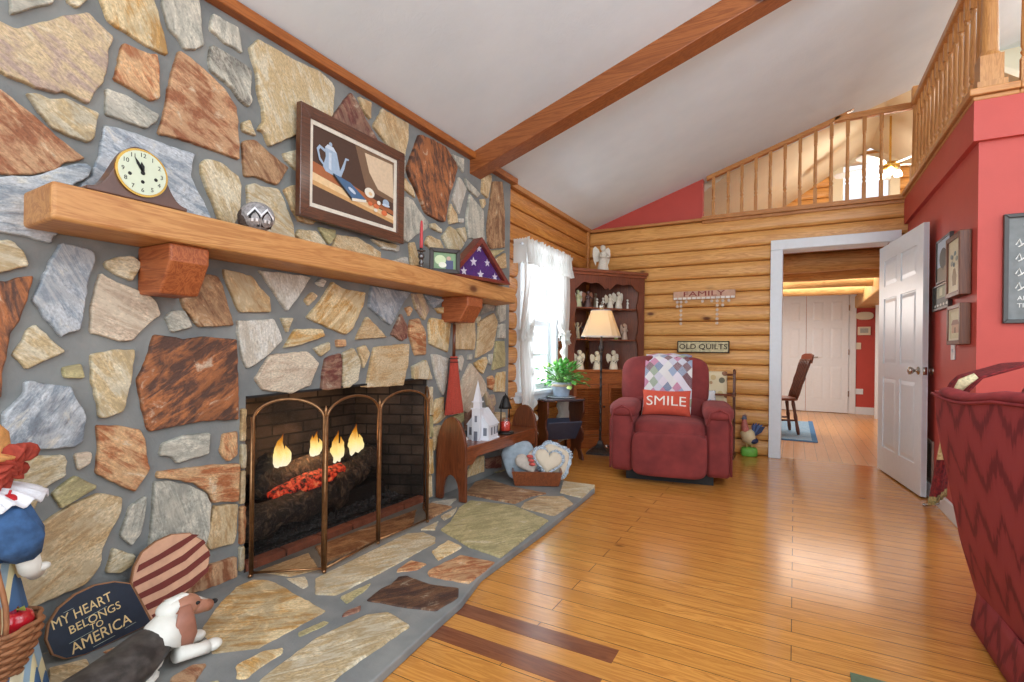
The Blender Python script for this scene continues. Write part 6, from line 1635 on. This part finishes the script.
b=MB(); b.tube([(.575,2.70,.90),(.60,2.70,.945),(.64,2.70,.975)],[.006,.010,.006],8,sy=2.0); tag(obj('gold_tassel',b,plain('gold_brocade',(206,190,150),.8,var=.4,scale=90),smooth=True),'cream and gold gathered trim at the top of the dark red throw','trim')
# ================================================================== things at the left front
# heart shaped sign in two leaning lobes
m_navy=plain('navy_sign_paint',(28,38,54),.6,var=.2,scale=30)
def lobe(px_pts,X0,X1,name,parent,mt):
    # outline traced on a plane leaning on the wall
    P=[]
    for x,y in px_pts:
        d=ray(x,y)
        # plane: X = X0 + (X1-X0)*(z/.40)  (leans back towards the wall)
        k=(X1-X0)/.40; t_=(X0+k*H)/(d[0]-k*d[2]); P.append(Vector((d[0]*t_,d[1]*t_,H+d[2]*t_)))
    return P
hs=thing('heart_sign','wooden heart sign, navy half lettered MY HEART BELONGS TO AMERICA, other half striped','sign')
L1p=[(45.5,640),(48,624),(58,608),(75,594),(95,584.5),(115,581),(131,583),(141,601),(152.5,623),(140,629),(125,636),(105,646),(85,655),(65,659.5),(52,655)]
L2p=[(131,583),(134,567),(142,552),(156,541),(172,534),(190,532.5),(203,540),(210,551),(209,564),(202,577),(190,589),(176,602),(165,612),(153,624),(141,601)]
A1=lobe(L1p,-2.02,-2.12,'',None,None); A2=lobe(L2p,-2.02,-2.12,'',None,None)
nn_=(A1[4]-A1[0]).cross(A1[9]-A1[0]).normalized(); nn_=nn_ if nn_.x>0 else -nn_
m_edge=plain('raw_edge_wood',(150,104,70),.7)
sm=lambda P:[Vector(p) for p in P]
b=MB(); b.prism(A1,-nn_*.016); obj('navy_half',b,m_edge,hs,bevel=.002)
cen=sum(A1,Vector())/len(A1); b=MB(); b.prism([cen+(p-cen)*.965+nn_*.001 for p in A1],nn_*.0012); nf_=obj('navy_face',b,m_navy,hs)
b=MB(); b.prism([p for p in A2],-nn_*.016); obj('striped_half',b,m_edge,hs,bevel=.002)
def lp(x,y,o=.0025):
    k=(-.10)/.40; d=ray(x,y); t_=(-2.02+k*H)/(d[0]-k*d[2]); return Vector((d[0]*t_,d[1]*t_,H+d[2]*t_))+nn_*o
cen2=sum(A2,Vector())/len(A2); b=MB(); b.prism([cen2+(p-cen2)*.975+nn_*.0005 for p in A2],nn_*.001); st_=obj('tan_face',b,plain('tan_pink_wash',(206,158,128),.8,var=.12,scale=20),hs)
b=MB()
B7=lambda x,y:(40+x/4.21,520+y/4.21)
for S_ in (((415,190),(500,145),(580,95),(640,60),(668,62),(590,118),(500,170),(405,222)),((390,262),(500,205),(600,148),(685,82),(697,95),(610,172),(500,232),(392,285)),
  ((412,312),(500,268),(610,205),(708,128),(716,150),(620,228),(520,288),(424,332)),((440,358),(530,315),(630,255),(712,192),(706,216),(640,280),(540,340),(452,380)),((468,400),(530,374),(590,342),(618,322),(606,342),(580,364),(530,396),(478,417))):
    b.prism([lp(*B7(x,y),.0018) for x,y in S_],nn_*.0012)
obj('red_stripe',b,plain('brick_red_stripe',(112,46,38),.8),st_)
def txt_on(b,s,size,p0,p1,rot_n,sx=1):
    # text whose baseline centre line runs p0->p1 (pixels on the sign)
    a=lp(*p0); c=lp(*p1); x=(c-a).normalized(); y=nn_.cross(x).normalized(); M=Matrix((x,y,nn_)).transposed().to_4x4(); M=Matrix.Translation((a+c)/2+nn_*.0012)@M
    q=MB(); q.text(s,1,Matrix.Identity(4),0); xs=[v[0] for v in q.v]; b.text(s,size,M,.0008,sx=(c-a).length/((max(xs)-min(xs))*size))
b=MB()
D=lambda x,y:(x/6.024,569+y/6.024)
txt_on(b,'MY HEART',.045,D(310,345),D(665,165),0,1.15)
txt_on(b,'BELONGS',.037,D(415,375),D(720,215),0,1.18)
txt_on(b,'TO',.029,D(540,355),D(620,320),0,1.1)
txt_on(b,'AMERICA',.049,D(425,490),D(785,295),0,1.12)
obj('lettering',b,plain('cream_yellow_letters',(226,196,140),.7),nf_)
b=MB()
for p,q in (((415,450),(560,370)),((560,470),(690,400)),((750,358),(818,318)),((510,300),(640,225)),((380,265),(440,235))):
    a,c=lp(*D(*p)),lp(*D(*q)); b.tube([a,c],.0008,5)
obj('brush_line',b,plain('pale_brush_line',(170,176,160),.8),nf_)
# dog figurine
m_dg=NT('hound_charcoal'); m_dg=m_dg.base(m_dg.ramp(m_dg.noise(m_dg.coord(),30,4),[(.35,lin((44,40,38))),(.7,lin((84,78,74)))]),.5)
m_dw=plain('hound_white',(228,224,214),.5,var=.05); m_dt=plain('hound_tan',(176,122,98),.5,var=.12,scale=30)
hp=onz(212,650,HZ)
t=thing('dog_figurine','basset hound puppy figurine lying on the hearth, white, tan and charcoal','dog figurine',(.452,-.312,HZ)); t.scale=(1.2,1.2,.95)
head=Vector((-1.845,1.04,.145)); fwd=Vector((-.05,.99,-.12)).normalized()
body0=Vector((-1.80,.98,.07)); 
b=MB(); pts=[(-1.845,1.00,.10),(-1.83,.955,.085),(-1.80,.90,.075),(-1.77,.83,.068),(-1.745,.76,.066),(-1.735,.70,.06),(-1.735,.665,.05)]
b.tube(pts,[.040,.058,.066,.070,.072,.062,.02],20,sy=.95); obj('body',b,m_dg,t,smooth=True)
b=MB(); b.tube([(-1.82,.97,.075),(-1.84,1.0,.115),(-1.85,1.03,.145)],[.055,.048,.036],16); b.sup((-1.79,.86,.02),(.06,.10,.022),1,1,18,8); b.sup((-1.83,.93,.035),(.052,.06,.036),1,1,16,10)
for dx_ in (-.035,.045): b.tube([(-1.83+dx_,1.0,.045),(-1.83+dx_,1.06,.025),(-1.83+dx_,1.08,.022)],[.024,.020,.022],12); b.sup((-1.83+dx_,1.095,.020),(.022,.026,.019),1,1,14,8)
obj('chest_and_paws',b,m_dw,t,smooth=True)
b=MB(); b.sup((-1.85,1.045,.160),(.040,.050,.038),1,1,20,14); b.tube([(-1.85,1.06,.152),(-1.853,1.10,.132),(-1.855,1.125,.120)],[.030,.024,.019],16); hd=obj('head',b,m_dt,t,smooth=True)
b=MB(); b.tube([(-1.85,1.01,.190),(-1.85,1.05,.198),(-1.851,1.085,.172),(-1.853,1.118,.142)],[.016,.012,.010,.008],10,sy=.6); b.sup((-1.85,1.025,.166),(.034,.042,.031),1,1,16,12); obj('white_blaze',b,m_dw,hd,smooth=True)
b=MB(); b.sup((-1.855,1.141,.127),(.010,.009,.008),1,1,12,8); obj('nose',b,m_blackp,hd,smooth=True)
b=MB()
for s in (-1,1): b.sup((-1.851+s*.033,1.072,.168),(.005,.007,.006),1,1,10,8)
obj('eye',b,m_blackp,hd,smooth=True)
for s in (-1,1):
    b=MB(); b.tube([(-1.85+s*.040,1.035,.180),(-1.85+s*.052,1.03,.13),(-1.85+s*.052,1.03,.08),(-1.85+s*.050,1.035,.045)],[.016,.026,.032,.016],14,sy=.35); obj('ear',b,plain('hound_ear',(158,104,84),.5,var=.12,scale=30),hd,smooth=True)
b=MB(); b.tube([(-1.74,.68,.04),(-1.80,.64,.03),(-1.86,.66,.025)],[.018,.014,.006],10); obj('tail',b,m_dg,t,smooth=True)
# scarecrow style doll with apple basket
dp=Vector((-1.925,.478,HZ-.03))
m_den=plain('blue_denim',(58,92,136),.9,var=.35,scale=28,bump=.8,bscale=30); m_str=NT('striped_cotton'); v=m_str.coord(); f_=m_str.math('FRACT',m_str.math('MULTIPLY',m_str.math('ADD',m_str.sep(v)[0],m_str.sep(v)[1]),14)); m_str=m_str.base(m_str.ramp(f_,[(0,lin((70,102,140))),(.35,lin((226,214,180))),(.65,lin((150,172,186))),(.85,lin((220,206,160)))],'CONSTANT'),.9)
t=thing('country_doll','country doll in a straw hat and denim dress standing at the left edge','doll',dp,.2)
b=MB()
def sk(u,v):
    a=2*PI*u; r=.085+.085*v+.008*math.sin(a*12)*v; return (r*math.cos(a),r*math.sin(a),.50-.48*v)
b.grid(sk,96,14); obj('skirt',b,m_str,t,smooth=True)
b=MB(); b.lathe([(.10,.46),(.095,.52),(.085,.58),(.05,.63),(.02,.645)],(0,0,0),20); obj('bodice',b,m_den,t,smooth=True)
for s in (-1,1):
    b=MB(); n_=9
    pts=[(s*.075,0,.60),(s*.12,.03*1,.575),(s*.135,.05,.52),(s*.12,.06,.475)]; pts=[Vector((x_,y_*s*.3+ (.05 if True else 0)*k/3,z_)) for k,(x_,y_,z_) in enumerate(pts)]
    b.tube(pts,[.04,.056,.052,.035],14); b.v=[tuple(Vector(q)+Vector((1,1,1))*noise.noise(Vector(q)*45)*.012) for q in b.v]; obj('sleeve',b,m_den,t,smooth=True)
    b=MB(); b.tube([pts[-1],pts[-1]+Vector((-s*.02,.02,-.05)),pts[-1]+Vector((-s*.03,.04,-.075))],[.026,.026,.020],12); b.sup(tuple(pts[-1]+Vector((-s*.01,.045,-.055))),(.012,.018,.012)); obj('hand',b,m_dw,t,smooth=True)
b=MB(); b.sup((0,0,.70),(.068,.068,.075),1,1,20,14); hd=obj('head',b,plain('muslin',(226,206,180),.9),t,smooth=True)
b=MB()
def col(u,v):
    a=2*PI*u; r=.045+.115*v; return (r*math.cos(a)*1.05,r*math.sin(a),.668-.03*v-.02*v*v+.008*math.sin(u*2*PI*18)*v)
b.grid(col,108,6); obj('lace_collar',b,plain('white_lace',(236,236,240),.9,bump=.5,bscale=160),t,smooth=True,solid=.003)
b=MB(); b.sup((.115,.03,.625),(.022,.022,.020),1,1,14,10); b.cyl((.115,.03,.64),(.118,.033,.655),.003); obj('apple_badge',b,plain('badge_red',(190,30,40),.5),t,smooth=True)
b=MB(); b.lathe([(.125,.735),(.13,.742),(.085,.752),(.080,.80),(.06,.825),(.001,.832)],(0,0,0),28); m_hat=plain('woven_straw',(206,146,84),.8,var=.25,scale=50,bump=.8,bscale=60); obj('straw_hat',b,m_hat,t,smooth=True)
b=MB(); rr=random.Random(8)
for k in range(22):
    a=rr.uniform(0,2*PI); r=rr.uniform(.0,.04); c_=Vector((.085+1.2*r*math.cos(a)*.6,.035+1.5*r*math.sin(a)*.8,.705+r*math.sin(a+1)*1.6))
    b.sup(tuple(c_),(.034,.030,.008),1,1,10,6,M=Euler((rr.uniform(0,3),rr.uniform(0,3),0)).to_matrix())
obj('cloth_flower',b,plain('rust_red_cloth',(158,60,44),.9,var=.2,scale=60),t,smooth=True)
b=MB()
for s in (-1,1): b.cyl((s*.04,0,0),(s*.04,0,.10),.022,.02)
obj('foot',b,m_dkwood,t)
# basket with apples
bp=Vector((-1.855,.50,.0)); bz=.13
t=thing('apple_basket','wicker basket of red apples hanging from the doll\'s hand','basket',(bp.x,bp.y,HZ+bz)); t.scale=(1.25,1.25,1.25)
m_wk=plain('brown_wicker',(150,98,62),.7,var=.3,scale=40)
b=MB()
for k in range(13):
    z=.006+k*.0085; r=.055+.030*math.sin(min(1,k/12)*PI*.5)
    b.tube([(math.cos(a)*(r+.004*math.sin(a*9+k*PI)),math.sin(a)*(r+.004*math.sin(a*9+k*PI)),z) for a in [2*PI*j/60 for j in range(61)]],.0052,6,cap=False)
b.lathe([(.055,.0),(.056,.006),(.001,.007)],(0,0,0),20); obj('woven_body',b,m_wk,t,smooth=True)
b=MB()
for w_ in (-.006,.006): b.tube([(math.cos(PI*k/16)*.082,w_+.003*math.sin(k),.10+.165*math.sin(PI*k/16)) for k in range(17)],.005,8)
obj('handle',b,m_wk,t,smooth=True)
b=MB(); b.lathe([(.075,.080),(.04,.095),(.001,.10)],(0,0,0),18); b.v=[tuple(Vector(q)+Vector((0,0,noise.noise(Vector(q)*80)*.01))) for q in b.v]; obj('packing_straw',b,plain('pink_straw',(196,120,96),.9,var=.4,scale=120),t)
m_ap=plain('apple_red',(178,26,38),.2,var=.15,scale=40,coat=.6)
for i,(x_,y_,z_,lb) in enumerate(((.03,-.028,.112,'red apple nearest us in the wicker basket'),(.025,.035,.110,'red apple at the right side of the wicker basket'),(-.03,.0,.112,'red apple at the back of the basket beside the handle'))):
    a=thing('apple',lb,'apple',(bp.x+x_*1.3,bp.y+y_*1.5,HZ+bz+z_*1.25),0,'apples in the basket'); a.scale=(1.15,1.15,1.15)
    b=MB(); b.lathe([(.004,-.026),(.016,-.028),(.028,-.014),(.031,.002),(.026,.018),(.014,.025),(.004,.020)],(0,0,0),18); obj('fruit',b,m_ap,a,smooth=True)
    b=MB(); b.tube([(0,0,.018),(.002,0,.034)],.0018,6); obj('stem',b,m_dkwood,a)
    b=MB(); b.add([(0,0,.028),(.015,.008,.036),(.034,.004,.032),(.016,-.008,.034)],[(0,1,2,3)]); obj('leaf',b,plain('leaf_olive',(140,140,60),.6),a,solid=.0015)
# rug corner at the bottom
b=MB(); rc=onz(850,675); b.box(rc.x,rc.x+2.2,-.2,rc.y,0,.010); rr=tag(obj('green_rug',b,plain('sage_green_rug',(92,108,84),.95,var=.15,scale=60)),'sage green rug, only its corner showing at the bottom','rug')
# ================================================================== light
w=bpy.data.worlds.new('daylight'); S.world=w; w.use_nodes=True; bg=w.node_tree.nodes['Background']; bg.inputs[0].default_value=(.86,.93,1,1); bg.inputs[1].default_value=1.4
def area(name,loc,rot,sx,sy,p,c=(1,1,1)):
    l=bpy.data.lights.new(name,'AREA'); l.shape='RECTANGLE'; l.size=sx; l.size_y=sy; l.energy=p; l.color=c
    o=bpy.data.objects.new(name,l); C.objects.link(o); o.location=loc; o.rotation_euler=rot; return o
def point(name,loc,p,c=(1,.9,.75),r=.1):
    l=bpy.data.lights.new(name,'POINT'); l.energy=p; l.color=c; l.shadow_soft_size=r; o=bpy.data.objects.new(name,l); C.objects.link(o); o.location=loc; return o
area('added_fill_behind',(.8,-3.0,1.7),(PI/2,0,0),5.5,2.6,90,(.90,.96,1))  # fill panel added at the open side behind the camera; no window there
area('added_fill_right',(4.6,.8,1.7),(PI/2,0,PI/2),4.0,2.4,52,(.88,.95,1))  # fill panel added at the open right side
area('daylight_window_left',(XL-.5,(WY0+WY1)/2,1.4),(PI/2,0,-PI/2),1.3,1.5,70,(.92,.96,1))
point('room_lamp_and_fill',(.9,.1,2.5),34,(.88,.95,1),.4)  # room's fan lamp, inferred from its reflection in the loft window
point('room_lamp_and_fill',(1.3,1.25,2.9),70,(.86,.94,1),.3)  # unseen fill added to brighten the deep room, door and ceiling
area('added_uplight',(.7,-.9,1.9),(PI,0,0),.9,.9,60,(.86,.94,1))  # unseen uplight added only to brighten the ceiling
point('floor_lamp_light',(LP.x,LP.y,1.34),5,(1,.88,.70),.04)
point('dining_fill',(-.9,8.2,1.75),55,(1,.95,.88),.35)  # added to brighten the closed dining room; no lamp seen there
area('dining_fill',(.3,9.0,2.19),(0,0,0),2.0,1.6,60,(1,.95,.88))  # broad unseen panel added as softer fill for the dining room
point('loft_light',(1.0,7.7,3.20),38,(1,.92,.78),.1)
point('loft_light',(2.3,5.0,3.6),28,(1,.95,.86),.15)
point('fire_light',(-2.36,1.95,.50),5,(1,.55,.25),.08)
S.view_settings.view_transform='Standard'; S.view_settings.look='None'; S.view_settings.gamma=1; S.view_settings.use_curve_mapping=False; S.view_settings.exposure=0.0
bpy.context.view_layer.update()
for o in list(bpy.data.objects):
    if o.type=='EMPTY' and o.parent is None and (o.location-Vector((0,0,o.location.z))).length<1e-6 or o.name.startswith('dog_figurine'):
        pts=[]
        for c in o.children_recursive:
            if c.type=='MESH': pts+=[c.matrix_world@Vector(q) for q in c.bound_box]
        if not pts: continue
        P=Vector(((min(p.x for p in pts)+max(p.x for p in pts))/2,(min(p.y for p in pts)+max(p.y for p in pts))/2,min(p.z for p in pts)))
        d=o.matrix_world.inverted()@P
        for c in o.children: c.location=c.location-d
        o.location=P
bpy.context.view_layer.update()
